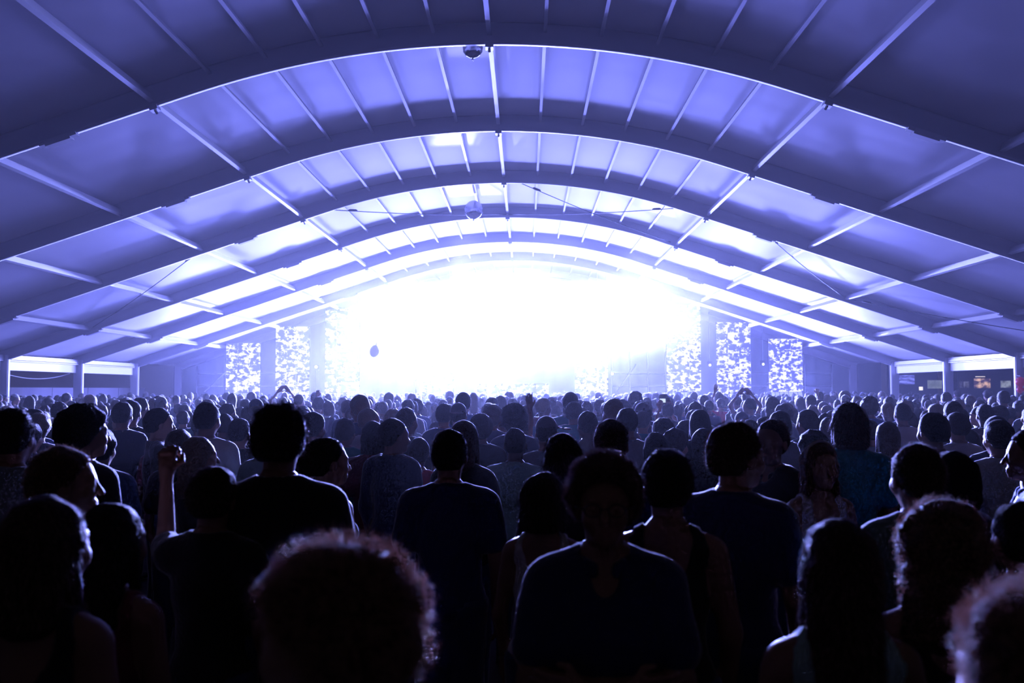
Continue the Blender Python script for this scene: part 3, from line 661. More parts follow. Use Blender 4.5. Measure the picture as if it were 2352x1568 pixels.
# clothing, skin and hair colours
SK = [P('skin_tan', (0.22, 0.115, 0.08), 0.5, spec=0.4), P('skin_light', (0.30, 0.18, 0.13), 0.5, spec=0.4), P('skin_brown', (0.10, 0.055, 0.04), 0.48, spec=0.4)]
HR = {'black': P('hair_black', (0.007, 0.006, 0.006), 0.7, spec=0.2, bump=0.8, bscale=90), 'dark': P('hair_dark_brown', (0.020, 0.012, 0.009), 0.7, spec=0.2, bump=0.8, bscale=90), 'brown': P('hair_brown', (0.05, 0.028, 0.018), 0.6, sheen=0.2, spec=0.3, bump=0.8, bscale=90), 'fair': P('hair_fair', (0.16, 0.10, 0.06), 0.6, sheen=0.2, spec=0.3, bump=0.8, bscale=90), 'grey': P('hair_grey', (0.25, 0.24, 0.24), 0.5, sheen=0.3)}
def cloth(n, c): return P('cloth_' + n, c, 0.85, sheen=0.8, spec=0.2, bump=0.3, bscale=60)
CL = {'black': cloth('black', (0.012, 0.012, 0.014)), 'navy': cloth('navy', (0.02, 0.03, 0.08)), 'blue': cloth('blue', (0.05, 0.10, 0.28)), 'teal': cloth('teal', (0.01, 0.20, 0.24)), 'white': cloth('white', (0.48, 0.48, 0.52)), 'grey': cloth('grey', (0.13, 0.135, 0.16)),
      'pale': cloth('pale_blue', (0.20, 0.26, 0.34)), 'red': cloth('red', (0.42, 0.025, 0.05)), 'green': cloth('sage', (0.11, 0.18, 0.18)), 'maroon': cloth('maroon', (0.12, 0.02, 0.035)), 'mint': cloth('mint', (0.28, 0.46, 0.46))}
DENIM = cloth('denim', (0.04, 0.055, 0.11)); SHOE = P('shoe_black', (0.02, 0.02, 0.02), 0.5)
PNAME = {'tee': 'tee_shirt', 'polo': 'polo_shirt', 'tank': 'tank_top', 'jacket': 'jacket', 'sleeve': 'long_sleeve_top'}
MESHES = {}
def person(loc, rz, height, label, group, fig, skin, hcol, ccol, fuzz=0, nparts=None):
    f = figure(**fig); k = height / 1.75
    e = empty('person', loc, rz, k); tag(e, label, 'person', group)
    key = id(f); top = fig.get('top', 'tee'); obs = {}
    for part, mat in (('body', skin), ('top', ccol), ('collar', ccol), ('trousers', DENIM), ('shoes', SHOE), ('hair', hcol), ('cap', ccol)):
        if part not in f: continue
        nm = PNAME[top] if part == 'top' else part
        if (key, part) not in MESHES: MESHES[(key, part)] = mesh_np(nm, f[part][0], f[part][1], SHOE)
        o = link(nm, MESHES[(key, part)], e); o.material_slots[0].link = 'OBJECT'; o.material_slots[0].material = mat; obs[part] = o
    if fuzz: strands(obs['hair'], f['hair'], fig.get('hair', 'short'), hcol, fuzz, key)
    return e, f
HSTR = {k: P('strand_' + k, c, 0.4, spec=0.4) for k, c in {'black': (0.06, 0.04, 0.045), 'dark': (0.17, 0.10, 0.09), 'brown': (0.42, 0.25, 0.18), 'fair': (0.6, 0.4, 0.22), 'grey': (0.4, 0.38, 0.38)}.items()}  # rim light put into the colour: redder and brighter than the hair itself
SCACHE = {}
def strands(hair_obj, vf, style, hcol, n, key):
    """loose hairs standing off the hair surface"""
    kcol = [k for k, v in HR.items() if v == hcol][0]
    if (key, kcol) in SCACHE:
        o = bpy.data.objects.new('loose_hairs', SCACHE[(key, kcol)]); COL.objects.link(o); o.parent = hair_obj; tag(o, kind='stuff'); return
    V, F_ = vf; r = np.random.RandomState(n + len(V))
    q = V[F_]; nr = np.cross(q[:, 2] - q[:, 0], q[:, 3] - q[:, 1]); nr /= np.linalg.norm(nr, axis=1)[:, None] + 1e-9
    c = q.mean(1); pick = r.choice(len(F_), n); pick = pick[c[pick, 2] > np.percentile(c[:, 2], 12)]
    p = c[pick]; d = nr[pick]; m = len(p)
    L, curl, down = {'curly': (0.020, 0.8, 0.0), 'afro': (0.03, 0.8, 0.0), 'curlylong': (0.032, 0.8, 0.3), 'messy': (0.03, 0.5, 0.0), 'long': (0.022, 0.2, 1.6), 'bob': (0.03, 0.2, 1.0)}.get(style, (0.016, 0.25, 0.2))
    L = L * (0.4 + 0.8 * r.rand(m, 1)); rnd = r.randn(m, 3); g = np.array([0, 0, -1.0])
    pts = [p - d * 0.003]
    dirv = d + 0.35 * rnd + g * down * 0.6
    for s in range(3):
        dirv /= np.linalg.norm(dirv, axis=1)[:, None] + 1e-9
        pts.append(pts[-1] + dirv * L / 3); dirv = dirv + curl * r.randn(m, 3) + g * down * 0.4
    co = np.stack(pts, 1).astype(np.float32)
    hc = bpy.data.hair_curves.new('loose_hairs'); hc.add_curves([4] * m); hc.position_data.foreach_set('vector', co.ravel())
    ra = hc.attributes.new('radius', 'FLOAT', 'POINT'); ra.data.foreach_set('value', np.tile(np.array([0.0007, 0.0006, 0.0005, 0.0003], np.float32) * (1 if n > 1000 else 1.7), m))
    hc.materials.append(HSTR[kcol]); SCACHE[(key, kcol)] = hc
    o = bpy.data.objects.new('loose_hairs', hc); COL.objects.link(o); o.parent = hair_obj; tag(o, kind='stuff')

D2R = math.radians
HEROES = []     # (x, y, d, half width) of everyone placed by hand
def hero(px, py, d, label, yaw=0, hair='short', top='tee', hcol='dark', ccol='black', skin=0, sex='m', build=1.0, hy=0, hp=0, la='down', ra='down', fuzz=0, seed=0, hlen=1.36, cap=None, group='front of the crowd', extra_h=None):
    p = at(px, py, d); th = {'curly': 0.034, 'afro': 0.05, 'messy': 0.024, 'curlylong': 0.034, 'long': 0.016, 'short': 0.014, 'bob': 0.02}.get(hair, 0.01)
    H = p.z * 1.75 / (1.752 + th)
    q = 1.05 if d < 4.0 else 1.3 if d < 6 else 1.9
    fig = dict(sex=sex, build=build, hair=hair, top=top, la=la, ra=ra, hy=D2R(hy), hp=D2R(hp), q=q, seed=seed, hlen=hlen, cap=cap)
    off = Vector((0.0, 0.017, 0))
    e, f = person((p.x, p.y, 0), D2R(yaw), H, label, group, fig, SK[skin], HR[hcol], CL[ccol], fuzz)
    HEROES.append((p.x, p.y, px, py, d)); return e, f, H / 1.75

def wpoint(e, f, k, side, along=0.06):
    W_, d = f['wrists'][side]; return e.location + Vector(rot_z(e.rotation_euler.z) @ ((W_ + d * along) * k))

hero(770, 1225, 1.30, 'blurred head with frizzy lit hair, closest to the camera', 62, 'messy', 'tee', 'brown', 'black', 1, seed=5, fuzz=5000, hp=-4)
eB, fB, kB = hero(1387, 1036, 2.7, 'man with curly hair and glasses facing the camera in polo shirt', 176, 'curly', 'polo', 'dark', 'navy', 0, seed=2, fuzz=9000, la='cross', ra='cross', build=1.0)
hero(1531, 1030, 3.3, 'person in black tank top just behind the man with glasses', -8, 'short', 'tank', 'black', 'black', 0, build=0.95, seed=3, fuzz=2500)
hero(1688, 968, 3.66, 'man in navy tee shirt turned right, beside the black tank top', -32, 'short', 'tee', 'dark', 'navy', 0, hy=-28, seed=4, fuzz=2500)
hero(1768, 963, 5.2, 'woman with gathered hair and dark jacket looking back leftwards', 130, 'bun', 'jacket', 'dark', 'black', 0, sex='f', hy=15, seed=6, fuzz=1500)
eF, fF, kF = hero(1884, 1012, 4.7, 'woman facing the camera in white tank top with long hair', 188, 'long', 'tank', 'brown', 'white', 1, sex='f', hlen=1.38, seed=7, fuzz=2500,
                  la='down', ra=((0.06, 0.02, 1.14), (0.16, 0.16, 1.15), (0.3, 0.4, 0.8), (-1, 0.3, 0), 0.8))
hero(1946, 921, 5.6, 'tall person with shoulder-length hair in a teal tee shirt', 0, 'bob', 'tee', 'dark', 'teal', 0, seed=8, fuzz=1500)
hero(2100, 1017, 3.46, 'short-haired man in a grey-green tee shirt', 4, 'crop', 'tee', 'dark', 'green', 0, seed=9, fuzz=2500)
hero(2182, 1030, 4.1, 'dark-haired woman leaning beside the man in grey-green', 20, 'bob', 'tee', 'black', 'black', 0, sex='f', seed=10)
hero(2155, 1147, 2.55, 'woman with long curly brown hair lit warm on its left', -6, 'curlylong', 'tank', 'brown', 'black', 0, sex='f', hlen=1.36, seed=11, fuzz=6500, build=1.05)
hero(1922, 1182, 2.2, 'woman with long straight dark hair and pale tank top', -4, 'long', 'tank', 'dark', 'mint', 0, sex='f', hlen=1.30, seed=12, fuzz=5000, build=1.02)
hero(2385, 1315, 1.12, 'blurred head cut off in the lower right corner', 15, 'messy', 'tee', 'brown', 'grey', 1, seed=13, fuzz=4000)
hero(2338, 1150, 3.0, 'dark round head at right edge behind the curly-haired woman', 5, 'short', 'tee', 'black', 'black', 0, sex='f', seed=14, fuzz=1500)
hero(2362, 985, 4.6, 'man in profile facing left, cut off at the right edge', 70, 'short', 'polo', 'black', 'blue', 0, seed=15, fuzz=1000)
hero(113, 1130, 2.25, 'woman with long dark hair lit along its right, lower left', -8, 'long', 'tank', 'dark', 'black', 0, sex='f', hlen=1.42, hy=-8, seed=16, fuzz=5000)
hero(262, 1148, 2.72, 'dark long-haired woman just right of the lower left woman', -12, 'long', 'tank', 'black', 'maroon', 0, sex='f', hlen=1.36, hy=-10, seed=17, fuzz=1500)
hero(153, 1025, 3.3, 'man turned right with lit brow and ear, over lower left woman', -40, 'short', 'tee', 'brown', 'black', 1, hy=-25, seed=18, fuzz=3000)
hero(33, 935, 4.3, 'dark-haired man in pale blue tee shirt at the left edge', 0, 'short', 'tee', 'black', 'pale', 0, seed=19, fuzz=1500)
hero(196, 925, 4.9, 'person with broad bushy hair in dark top beside the left-edge man', -25, 'curly', 'tee', 'black', 'black', 0, hy=-20, seed=20, fuzz=1500)
hero(645, 921, 3.6, 'tall man in black tee shirt with thick wavy hair, left of centre', 3, 'messy', 'tee', 'black', 'black', 0, build=1.08, seed=21, fuzz=2500)
hero(478, 922, 7.0, 'crop-haired man in white tee shirt standing above the left crowd', -6, 'crop', 'tee', 'black', 'white', 0, seed=22)
hero(494, 1068, 3.5, 'person raising the left forearm high, in front of the tall man', -10, 'short', 'tee', 'dark', 'black', 0, sex='m', seed=23, fuzz=1500,
     la=((0.10, 0.10, 1.43), (0.115, 0.12, 1.72), (0, 0.05, 1), (0, 1, 0), 1.2))
hero(458, 1000, 5.6, 'woman with fair hair lit at the right, beyond the raised forearm', -30, 'long', 'tee', 'fair', 'black', 1, sex='f', hy=-30, seed=24)
hero(413, 984, 6.2, 'round dark head beside the fair-haired woman', 0, 'short', 'tee', 'brown', 'black', 0, sex='f', seed=25)
hero(752, 1003, 4.6, 'dark-haired woman half hidden behind the tall man, shoulder lit', -35, 'pony', 'tank', 'black', 'black', 1, sex='f', hy=-20, seed=26, fuzz=1000)
hero(905, 960, 6.5, 'crop-haired man in dark jacket turned right', -35, 'crop', 'jacket', 'dark', 'navy', 0, hy=-20, seed=27)
hero(856, 964, 7.2, 'person with flat dark hair behind the man in jacket', 20, 'bob', 'tee', 'black', 'maroon', 0, seed=28)
hero(1033, 985, 4.5, 'round-headed man in dark navy tee shirt, left of the tank tops', -4, 'crop', 'tee', 'black', 'navy', 0, build=1.05, seed=29, fuzz=1500)
hero(1068, 962, 5.6, 'woman with brown swept hair just behind the round-headed man', -20, 'long', 'tee', 'brown', 'black', 1, sex='f', hlen=1.45, seed=30)
hero(1184, 980, 6.6, 'close-cropped man in a pale mint polo shirt', -10, 'shaved', 'polo', 'dark', 'mint', 2, seed=31)
hero(1292, 990, 4.6, 'smooth dark head right of the mint polo shirt', 0, 'bob', 'tee', 'black', 'black', 0, sex='f', seed=32, fuzz=1500)
hero(1405, 962, 4.9, 'dark-haired man directly beyond the man with glasses', -15, 'short', 'tee', 'dark', 'navy', 0, seed=33, fuzz=1500)
hero(1250, 1080, 3.85, 'woman with dark hair in a white tank top, centre', -10, 'bob', 'tank', 'black', 'white', 0, sex='f', seed=34, build=1.0, hy=-15, fuzz=1500)
hero(1181, 925, 8.9, 'person with a round afro in the centre', 0, 'afro', 'tee', 'black', 'navy', 2, seed=35, fuzz=1200)
hero(1255, 956, 7.1, 'person wearing a grey cap with the brim to the right', 0, 'cap', 'tee', 'dark', 'grey', 0, seed=36, cap=D2R(-75))
hero(1613, 980, 7.0, 'woman with long straight hair left of the navy tee shirt', 0, 'long', 'tee', 'dark', 'black', 0, sex='f', seed=37)
hero(1505, 990, 6.8, 'smooth-haired head over the black tank top', 10, 'bob', 'tee', 'black', 'black', 0, sex='f', seed=38)
hero(1553, 983, 7.3, 'curly-haired head looking right over the black tank top', -50, 'curly', 'tee', 'dark', 'black', 0, seed=39)
hero(1440, 935, 7.8, 'man in plain light grey tee shirt with cropped hair, centre right', 0, 'crop', 'tee', 'black', 'grey', 0, seed=40)
hero(1868, 985, 6.3, 'dark bushy hair rising behind the woman facing the camera', 0, 'curly', 'tee', 'black', 'black', 0, seed=41)
hero(2140, 945, 6.4, 'dark-haired man above the grey-green tee shirt', 15, 'short', 'tee', 'black', 'grey', 0, seed=42)
hero(2196, 945, 8.0, 'dark-haired man in white tee shirt, third from the right edge', 12, 'short', 'tee', 'dark', 'white', 0, seed=43)
hero(2071, 925, 10.5, 'crop-haired man in white tee shirt right of the teal tee shirt', 0, 'crop', 'tee', 'black', 'white', 0, seed=44)
hero(2290, 962, 6.4, 'man in a pale tee shirt near the right edge', 5, 'short', 'tee', 'dark', 'white', 0, seed=45)
hero(1790, 942, 8.0, 'round dark head above the woman with gathered hair', 0, 'short', 'tee', 'black', 'grey', 0, seed=46)
hero(1852, 940, 8.8, 'head with lit left edge and pale top, left of teal tee shirt', 25, 'short', 'tee', 'dark', 'pale', 0, seed=47)
hero(1606, 938, 8.2, 'dark long-haired head below the second LED column from right', 0, 'long', 'tee', 'black', 'black', 0, sex='f', seed=48)
hero(1523, 958, 8.4, 'broad dark head over the smooth-haired head', 0, 'curly', 'tee', 'black', 'navy', 0, seed=49)
hero(1020, 925, 10.0, 'left of two dark heads side by side below the centre glare', 0, 'short', 'tee', 'black', 'navy', 0, seed=50)
hero(1053, 925, 9.6, 'right of two dark heads side by side, wearing a reversed cap', 0, 'cap', 'tee', 'black', 'grey', 0, seed=51, cap=D2R(180))
hero(1132, 927, 10.0, 'tousled head left of the round afro', -25, 'curly', 'tee', 'brown', 'navy', 0, seed=52)
hero(1105, 949, 8.4, 'curly head in front of the tousled head', 0, 'curly', 'tee', 'dark', 'black', 0, seed=53)
hero(795, 960, 8.2, 'person in teal top behind the tall man', -10, 'short', 'tee', 'dark', 'teal', 0, seed=54)
hero(722, 945, 7.6, 'dark head just right of the tall man', -20, 'short', 'tee', 'black', 'black', 0, seed=55)
hero(283, 921, 9.0, 'left of a pair of dark heads before the grey barrier', 0, 'short', 'tee', 'black', 'navy', 0, seed=56)
hero(303, 917, 9.4, 'right of a pair of dark heads before the grey barrier', 0, 'short', 'tee', 'black', 'black', 0, seed=57)
hero(368, 936, 7.6, 'dark head with lit face turned right, over the raised forearm', -60, 'short', 'tee', 'black', 'black', 1, seed=58)
hero(372, 911, 15.0, 'head in a brimmed hat rising over the left crowd', -20, 'cap', 'tee', 'dark', 'grey', 0, seed=59, cap=0.3)
hero(962, 1004, 7.0, 'head with reddish top beside the man in jacket', 0, 'short', 'tee', 'dark', 'red', 0, seed=60, sex='f')
hero(2036, 965, 7.4, 'long dark hair right of the teal tee shirt', 0, 'long', 'tee', 'brown', 'black', 0, sex='f', seed=61)
hero(935, 935, 8.4, 'man with reddish lit cheek left of the centre', -30, 'crop', 'tee', 'brown', 'black', 1, seed=62)
# raised hands
RH = 'people with raised hands'
hero(1257, 968, 9.4, 'person raising an open hand against the white glare', 0, 'short', 'sleeve', 'dark', 'navy', 0, seed=70, group=RH,
     la=((0.0, 0.10, 1.66), (0.02, 0.12, 1.92), (0.1, 0.0, 1), (0, 1, 0), 0.28))
eP, fP, kP = hero(1533, 925, 14.0, 'person holding up a small camera with lit screen', 0, 'short', 'tee', 'dark', 'black', 0, seed=71, group=RH, la='phone', ra='phone')
hero(1655, 914, 19.0, 'person in red raising one bare hand before the LED column', 0, 'short', 'sleeve', 'dark', 'red', 1, seed=72, group=RH, la=((0.02, 0.05, 1.62), (-0.07, 0.06, 1.90), (-0.2, 0, 1), (0, 1, 0), 0.2))  # lighter skin stands in for warm light on the raised hand
hero(1858, 912, 20.0, 'person raising a fist right of the outermost right LED column', 0, 'short', 'tee', 'dark', 'grey', 1, seed=73, group=RH, ra='fist')
hero(1712, 918, 17.0, 'person with both arms over the head before the right LED columns', 0, 'short', 'tee', 'dark', 'grey', 0, seed=74, group=RH, la='over', ra='over')
hero(651, 911, 19.0, 'person with both arms joined overhead, above the tall man', 0, 'short', 'tee', 'dark', 'navy', 0, seed=75, group=RH, la='over', ra='over')
hero(752, 917, 18.0, 'person raising one fist left of the centre glare', 0, 'short', 'tee', 'dark', 'navy', 0, seed=76, group=RH, la='fist')

# ------------------------------------------------------------------ things people wear or hold
gl = MB()
for s in (-1, 1):
    gl.tube([(s * 0.034 + 0.024 * math.cos(a), 0.128 + 0.002 * math.cos(a), 1.628 + 0.018 * math.sin(a)) for a in np.linspace(0, 2 * math.pi, 17)], 0.0022, 6, False)
    gl.tube([(s * 0.058, 0.124, 1.632), (s * 0.082, 0.09, 1.632), (s * 0.088, 0.0, 1.628)], 0.002, 6)
gl.tube([(-0.01, 0.13, 1.632), (0.01, 0.13, 1.632)], 0.002, 6)
gl.build('glasses', DARKST, eB, True)
hbm = MB().tube([(0.085 * math.cos(a), 0.0, 1.668 + 0.098 * math.sin(a) - 0.0) for a in np.linspace(0.1, math.pi - 0.1, 20)], 0.008, 8); hbm.build('headband', CL['white'], eF, True)
def cup(loc, label, col, liquid=None):
    e = empty('plastic_cup', loc); tag(e, label, 'cup')
    m = P('cup_plastic', col, 0.25, spec=0.6)
    MB().lathe([(0.001, -0.06), (0.030, -0.06), (0.041, 0.06), (0.043, 0.06), (0.043, 0.064), (0.039, 0.062), (0.029, -0.055), (0.001, -0.055)], 18).build('shell', m, e, True)
    if liquid: MB().lathe([(0.001, 0.035), (0.037, 0.035)], 18).build('drink', liquid, e, True)
cup(wpoint(eF, fF, kF, 1, 0.09), 'clear plastic cup in the hand of the woman facing the camera', (0.5, 0.5, 0.55))
eC, fC, kC = hero(1902, 955, 9.0, 'person holding up a yellow beer left of the teal tee shirt', 12, 'long', 'tee', 'dark', 'grey', 1, sex='f', seed=77, group=RH, la=((0.04, 0.06, 1.16), (0.0, 0.16, 1.40), (0.0, 0.3, 1), (1, 0.3, 0), 0.8))
cup(wpoint(eC, fC, kC, 0, 0.10), 'cup of yellow beer held up in the right crowd', (0.75, 0.5, 0.12), P('beer', (0.8, 0.5, 0.1), 0.2))
w0, w1 = wpoint(eP, fP, kP, 0, 0.11), wpoint(eP, fP, kP, 1, 0.11); c = (w0 + w1) / 2
ph = empty('camera_phone', (c.x, c.y + 0.02, c.z + 0.01)); tag(ph, 'small camera with a bright screen held over the crowd', 'camera')
MB().box((0, 0, 0), (0.17, 0.02, 0.09)).build('case', DARKST, ph); MB().box((-0.025, -0.012, 0), (0.09, 0.004, 0.06)).build('screen', P('lit_screen', (0.1, 0.1, 0.1), 0.3, emit=(0.75, 0.9, 1.0), estr=1.1), ph)

# ------------------------------------------------------------------ the rest of the crowd
rc = random.Random(21)
ARCH = [dict(sex=sx, hair=h, top=t, q=2.1, seed=i, hy=D2R(a), hands=True) for i, (sx, h, t, a) in enumerate((
    ('m', 'short', 'tee', 0), ('m', 'crop', 'tee', -15), ('m', 'curly', 'tee', 10), ('m', 'messy', 'tee', 0), ('m', 'short', 'polo', 25), ('f', 'long', 'tank', 0), ('f', 'bob', 'tee', -12),
    ('f', 'bun', 'tank', 10), ('f', 'pony', 'tee', 0), ('f', 'long', 'tee', 20), ('m', 'cap', 'tee', 0), ('m', 'shaved', 'tee', -20), ('f', 'curlylong', 'tee', 0), ('m', 'short', 'jacket', -30)))]
HAIRW = {'short': 'short-haired', 'crop': 'crop-haired', 'curly': 'curly-haired', 'messy': 'tousled', 'long': 'long-haired', 'bob': 'bob-haired', 'bun': 'bun-wearing', 'pony': 'ponytailed', 'cap': 'capped', 'shaved': 'shaven-headed', 'curlylong': 'long-curled'}
CWORD = {'black': 'black', 'navy': 'navy', 'blue': 'blue', 'teal': 'teal', 'white': 'white', 'grey': 'grey', 'pale': 'pale blue', 'red': 'red', 'green': 'sage green', 'maroon': 'maroon', 'mint': 'mint'}
TWORD = {'tee': 'tee shirt', 'polo': 'polo shirt', 'tank': 'tank top', 'jacket': 'jacket'}
taken = [(h[0], h[1]) for h in HEROES]
def zone(x, y):
    px = 1207 + x / y * FPX
    return ('below the left barrier' if px < 430 else 'below the left LED columns' if px < 830 else 'below the white glare' if px < 1480 else 'below the right LED columns' if px < 1850 else 'below the right-hand posts')
def band(y): return 'nearer crowd' if y < 8 else 'middle crowd' if y < 12 else 'farther crowd'
def free(x, y, rmin):
    return all((x - a) ** 2 + (y - b) ** 2 > rmin * rmin for a, b in taken)
def hides(x, y, H):
    """would this figure stand in front of someone placed by hand"""
    for hx, hy_, px, py, d in HEROES:
        if d > y:
            u = x / y - hx / hy_
            top = (CAMZ - H) / y; htop = (py - 894) / FPX
            if abs(u) < 0.15 / y + 0.16 / d and top < htop + 0.30 / d: return True
    return False
cands = []
for k in range(9000):
    y = 3.6 + 12.6 * rc.random() ** 0.75; x = (rc.random() - 0.5) * (1.16 * y + 1.2) - 0.015 * y
    cands.append((y, x))
placed = 0; far_from = 0; spots = []
for y, x in cands:
    H = min(1.88, max(1.52, rc.gauss(1.70, 0.085)))
    if y < 5.5: H = min(H, 1.66)
    if not free(x, y, 0.50 if y < 9 else 0.56) or hides(x, y, H): continue
    taken.append((x, y)); spots.append((y, x, H))
spots.sort(); N_IND = 300 - len(HEROES)
print('crowd spots', len(spots), 'heroes', len(HEROES))
YFAR = spots[N_IND - 1][0] if len(spots) > N_IND else 16.2
used = set()
for y, x, H in spots[:N_IND]:
    a = rc.choice(ARCH)
    if a['sex'] == 'f': H = max(1.50, H - 0.07)
    elif H < 1.62: H += 0.06
    for tries in range(200):
        cc = rc.choice(['black', 'black', 'navy', 'navy', 'grey', 'white', 'pale', 'black', 'maroon', 'teal', 'blue', 'green', 'grey'])
        hc_ = rc.choice(['black', 'black', 'dark', 'dark', 'dark', 'brown', 'fair']); hw_ = 'blond ' if hc_ == 'fair' else ('brown ' if hc_ == 'brown' else '')
        lab = '%s%s person in %s %s, %s %s' % (hw_, HAIRW[a['hair']], CWORD[cc], TWORD[a['top']], band(y), zone(x, y))
        if lab not in used: break
        if tries > 40: a = rc.choice([k for k in ARCH if k['sex'] == a['sex']])
    used.add(lab)
    person((x, y, 0), D2R(rc.gauss(0, 14)), H, lab, 'the %s %s' % (band(y), zone(x, y)), a, rc.choice(SK), HR[hc_], CL[cc])

# everyone farther back: too many to count, one mesh
FA = []
for i, (sx, h, t) in enumerate((('m', 'short', 'tee'), ('m', 'crop', 'tee'), ('f', 'long', 'tank'), ('f', 'bob', 'tee'), ('m', 'curly', 'tee'), ('m', 'cap', 'tee'))):
    f = figure(sex=sx, hair=h, top=t, q=5.8, hq=4.9, seed=i, hands=False); pm = []
    for part, mi in (('body', 0), ('top', 2), ('hair', 1), ('trousers', 3)) + ((('cap', 2),) if 'cap' in f else ()):
        V, F_ = f[part]
        if part in ('body', 'trousers'):
            keep = (V[F_][:, :, 2].min(1) > (1.36 if part == 'body' else 0.0)); F_ = F_[keep] if part == 'body' else F_[::1]
            u, inv = np.unique(F_, return_inverse=True); V = V[u]; F_ = inv.reshape(F_.shape)
        pm.append((V, F_, mi))
    FA.append(pm)
Vs, Fs, Ms = [], [], []; b = 0; nfar = 0; occ = {}
CLF = [CL[k] for k in ('black', 'navy', 'grey', 'white', 'pale')]
far_mats = [SK[0], HR['dark'], None, DENIM] ; FM = SK[:2] + [HR['black'], HR['dark'], HR['brown']] + CLF + [DENIM]
y = YFAR
while y < 40.2:
    y += 0.0
    for k in range(int((1.2 * y + 1) / 0.62)):
        if rc.random() < 0.10: continue
        x = -0.5 * (1.2 * y + 1) + (k + rc.uniform(-0.35, 0.35)) * 0.62 - 0.015 * y; yy = y + rc.uniform(-0.3, 0.3)
        if abs(x - XR) > 15.3 or (x - XR) ** 2 < 0 or not all((x - a) ** 2 + (yy - b_) ** 2 > 0.2 for a, b_ in ((h[0], h[1]) for h in HEROES if h[1] > 12)): continue
        H = min(1.86, max(1.5, rc.gauss(1.69, 0.08))) / 1.75; a = rc.gauss(0, 0.3); Rz = rot_z(a) * H; pm = rc.choice(FA)
        si, hi_, ci = rc.choice((0, 0, 1)), rc.choice((2, 2, 3, 3, 4)), rc.choice((5, 5, 6, 6, 7, 8, 9))
        for V, F_, mi in pm:
            if mi == 3 and y > 19: continue
            Vs.append(V @ Rz.T + np.array([x, yy, 0])); Fs.append(F_ + b); b += len(V); Ms.append(np.full(len(F_), (si, hi_, ci, 10)[mi]))
        nfar += 1
    y += 0.72 if y < 24 else 1.05
crowd = link('crowd', mesh_np('crowd', np.concatenate(Vs), np.concatenate(Fs), FM, np.concatenate(Ms)))
tag(crowd, 'dense far crowd of small heads in front of the stage', 'crowd', None, 'stuff')
print('far crowd', nfar, 'faces', len(crowd.data.polygons))

# ------------------------------------------------------------------ balloons
FOIL = P('silver_foil', (0.55, 0.55, 0.6), 0.16, metal=0.9, bump=0.6, bscale=7)
DFOIL = P('dark_foil', (0.10, 0.06, 0.16), 0.3, metal=0.5, bump=0.3, bscale=8)
def balloon(loc, r, label, mat, rot=0.0, tail=0.25, stretch=1.2):
    e = empty('foil_balloon', loc); e.rotation_euler = (0, rot, 0); tag(e, label, 'balloon', 'foil balloons in the tent')
    V = []; n, m = 36, 18
    for j in range(m + 1):
        t = math.pi * j / m
        for i in range(n):
            a = 2 * math.pi * i / n; s = math.sin(t); seam = abs(math.cos(a)); cr = 1 + 0.035 * math.sin(t * 22) * seam ** 4
            V.append((r * s * math.cos(a) * cr, 0.62 * r * s * math.sin(a), r * stretch * math.cos(t)))
    Fq = [(j * n + i, (j + 1) * n + i, (j + 1) * n + (i + 1) % n, j * n + (i + 1) % n) for j in range(m) for i in range(n)]
    link('envelope', mesh_np('envelope', V, Fq, mat), e)
    MB().tube([(0, 0, r * stretch * 0.97), (0.01, 0, r * stretch * 1.12), (-0.01, 0, r * stretch * (1.12 + tail))], [0.02, 0.012, 0.03], 8).build('neck', mat, e, True)
    return e
p = at(860, 806, 30.0); balloon(p, 0.155, 'dark oval foil balloon drifting over the left crowd', DFOIL, 0.25, 0.30, 1.28)
p = at(1086, 112, 15.05); balloon((p.x, p.y, p.z), 0.165, 'crinkled silver foil balloon under the ridge behind the nearest arch', FOIL, math.pi, 0.0, 0.95)
p = at(1088, 482, 27.3); balloon(p, 0.27, 'round foil balloon at the ridge before the fourth arch', FOIL, math.pi, 0.0, 1.05)
p = at(1103, 500, 32.6); balloon(p, 0.20, 'small foil balloon at the ridge behind the fourth arch', DFOIL, math.pi, 0.0, 1.0)

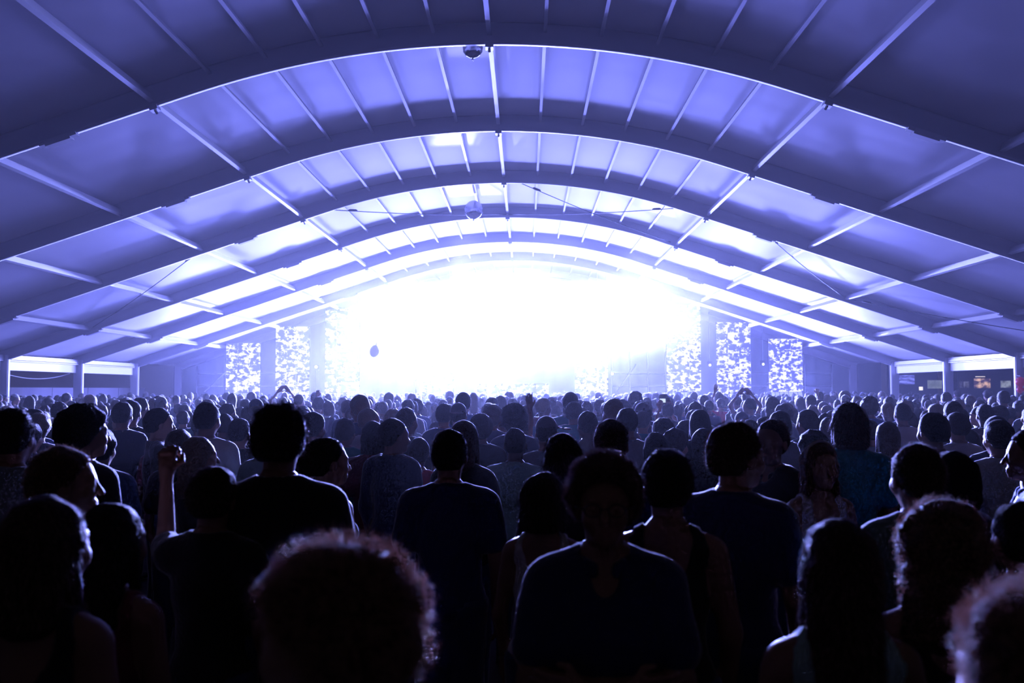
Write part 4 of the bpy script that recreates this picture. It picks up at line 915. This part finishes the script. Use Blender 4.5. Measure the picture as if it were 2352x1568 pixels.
# ------------------------------------------------------------------ haze
def volume_box(name, lo, hi, label, nodes):
    c = [(a + b) / 2 for a, b in zip(lo, hi)]; d = [b - a for a, b in zip(lo, hi)]
    m = bpy.data.materials.new(name); m.use_nodes = True; nt = m.node_tree
    nt.nodes.remove(nt.nodes['Principled BSDF'])
    nodes(nt, nt.nodes['Material Output'])
    o = MB().box(c, d).build(name, m); tag(o, label, 'haze', None, 'stuff'); return o
def haze_nodes(nt, out):
    s = nt.nodes.new('ShaderNodeVolumeScatter'); s.inputs['Density'].default_value = 0.0010; s.inputs['Anisotropy'].default_value = 0.55
    s.inputs['Color'].default_value = (0.9, 0.92, 1, 1); nt.links.new(s.outputs[0], out.inputs['Volume'])
volume_box('haze', (-24, 4.5, 0.05), (24, 47.2, 7.9), 'thin bluish haze filling the tent', haze_nodes)
def smoke_nodes(nt, out):
    L = nt.links
    s = nt.nodes.new('ShaderNodeVolumeScatter'); s.inputs['Anisotropy'].default_value = 0.35; s.inputs['Color'].default_value = (0.95, 0.97, 1, 1)
    g = nt.nodes.new('ShaderNodeNewGeometry')
    mp = nt.nodes.new('ShaderNodeMapping'); mp.vector_type = 'TEXTURE'
    mp.inputs['Location'].default_value = (1.3, 38.5, 6.5); mp.inputs['Scale'].default_value = (7.2, 8.5, 2.7)
    ln = nt.nodes.new('ShaderNodeVectorMath'); ln.operation = 'LENGTH'
    n = nt.nodes.new('ShaderNodeTexNoise'); n.inputs['Scale'].default_value = 0.42; n.inputs['Detail'].default_value = 3
    a = nt.nodes.new('ShaderNodeMath'); a.operation = 'MULTIPLY_ADD'; a.inputs[1].default_value = 2.2
    mr = nt.nodes.new('ShaderNodeMapRange'); mr.interpolation_type = 'SMOOTHSTEP'
    mr.inputs['From Min'].default_value = 1.55; mr.inputs['From Max'].default_value = 0.25; mr.inputs['To Min'].default_value = 0.0; mr.inputs['To Max'].default_value = 0.028
    L.new(g.outputs['Position'], mp.inputs['Vector']); L.new(mp.outputs[0], ln.inputs[0]); L.new(g.outputs['Position'], n.inputs['Vector'])
    sb = nt.nodes.new('ShaderNodeMath'); sb.operation = 'SUBTRACT'; sb.inputs[1].default_value = 0.5; L.new(n.outputs['Fac'], sb.inputs[0])
    L.new(sb.outputs[0], a.inputs[0]); L.new(ln.outputs['Value'], a.inputs[2]); L.new(a.outputs[0], mr.inputs['Value'])
    mp2 = nt.nodes.new('ShaderNodeMapping'); mp2.vector_type = 'TEXTURE'; mp2.inputs['Location'].default_value = (-5.5, 37.0, 3.6); mp2.inputs['Scale'].default_value = (12.0, 17.0, 5.6)
    ln2 = nt.nodes.new('ShaderNodeVectorMath'); ln2.operation = 'LENGTH'; m2 = nt.nodes.new('ShaderNodeMapRange'); m2.interpolation_type = 'SMOOTHSTEP'
    m2.inputs['From Min'].default_value = 1.0; m2.inputs['From Max'].default_value = 0.2; m2.inputs['To Min'].default_value = 0.0; m2.inputs['To Max'].default_value = 0.004
    sm = nt.nodes.new('ShaderNodeMath'); sm.operation = 'ADD'
    L.new(g.outputs['Position'], mp2.inputs['Vector']); L.new(mp2.outputs[0], ln2.inputs[0]); L.new(ln2.outputs['Value'], m2.inputs['Value']); L.new(mr.outputs[0], sm.inputs[0]); L.new(m2.outputs[0], sm.inputs[1])
    L.new(sm.outputs[0], s.inputs['Density']); L.new(s.outputs[0], out.inputs['Volume'])
volume_box('smoke', (-19, 21.0, 0.6), (13, 47.2, 7.95), 'dense glowing stage smoke in front of the truss', smoke_nodes)

for m in bpy.data.materials: m.cycles.emission_sampling = 'NONE'      # their light reaches the place by bounces; the lamps above are sampled
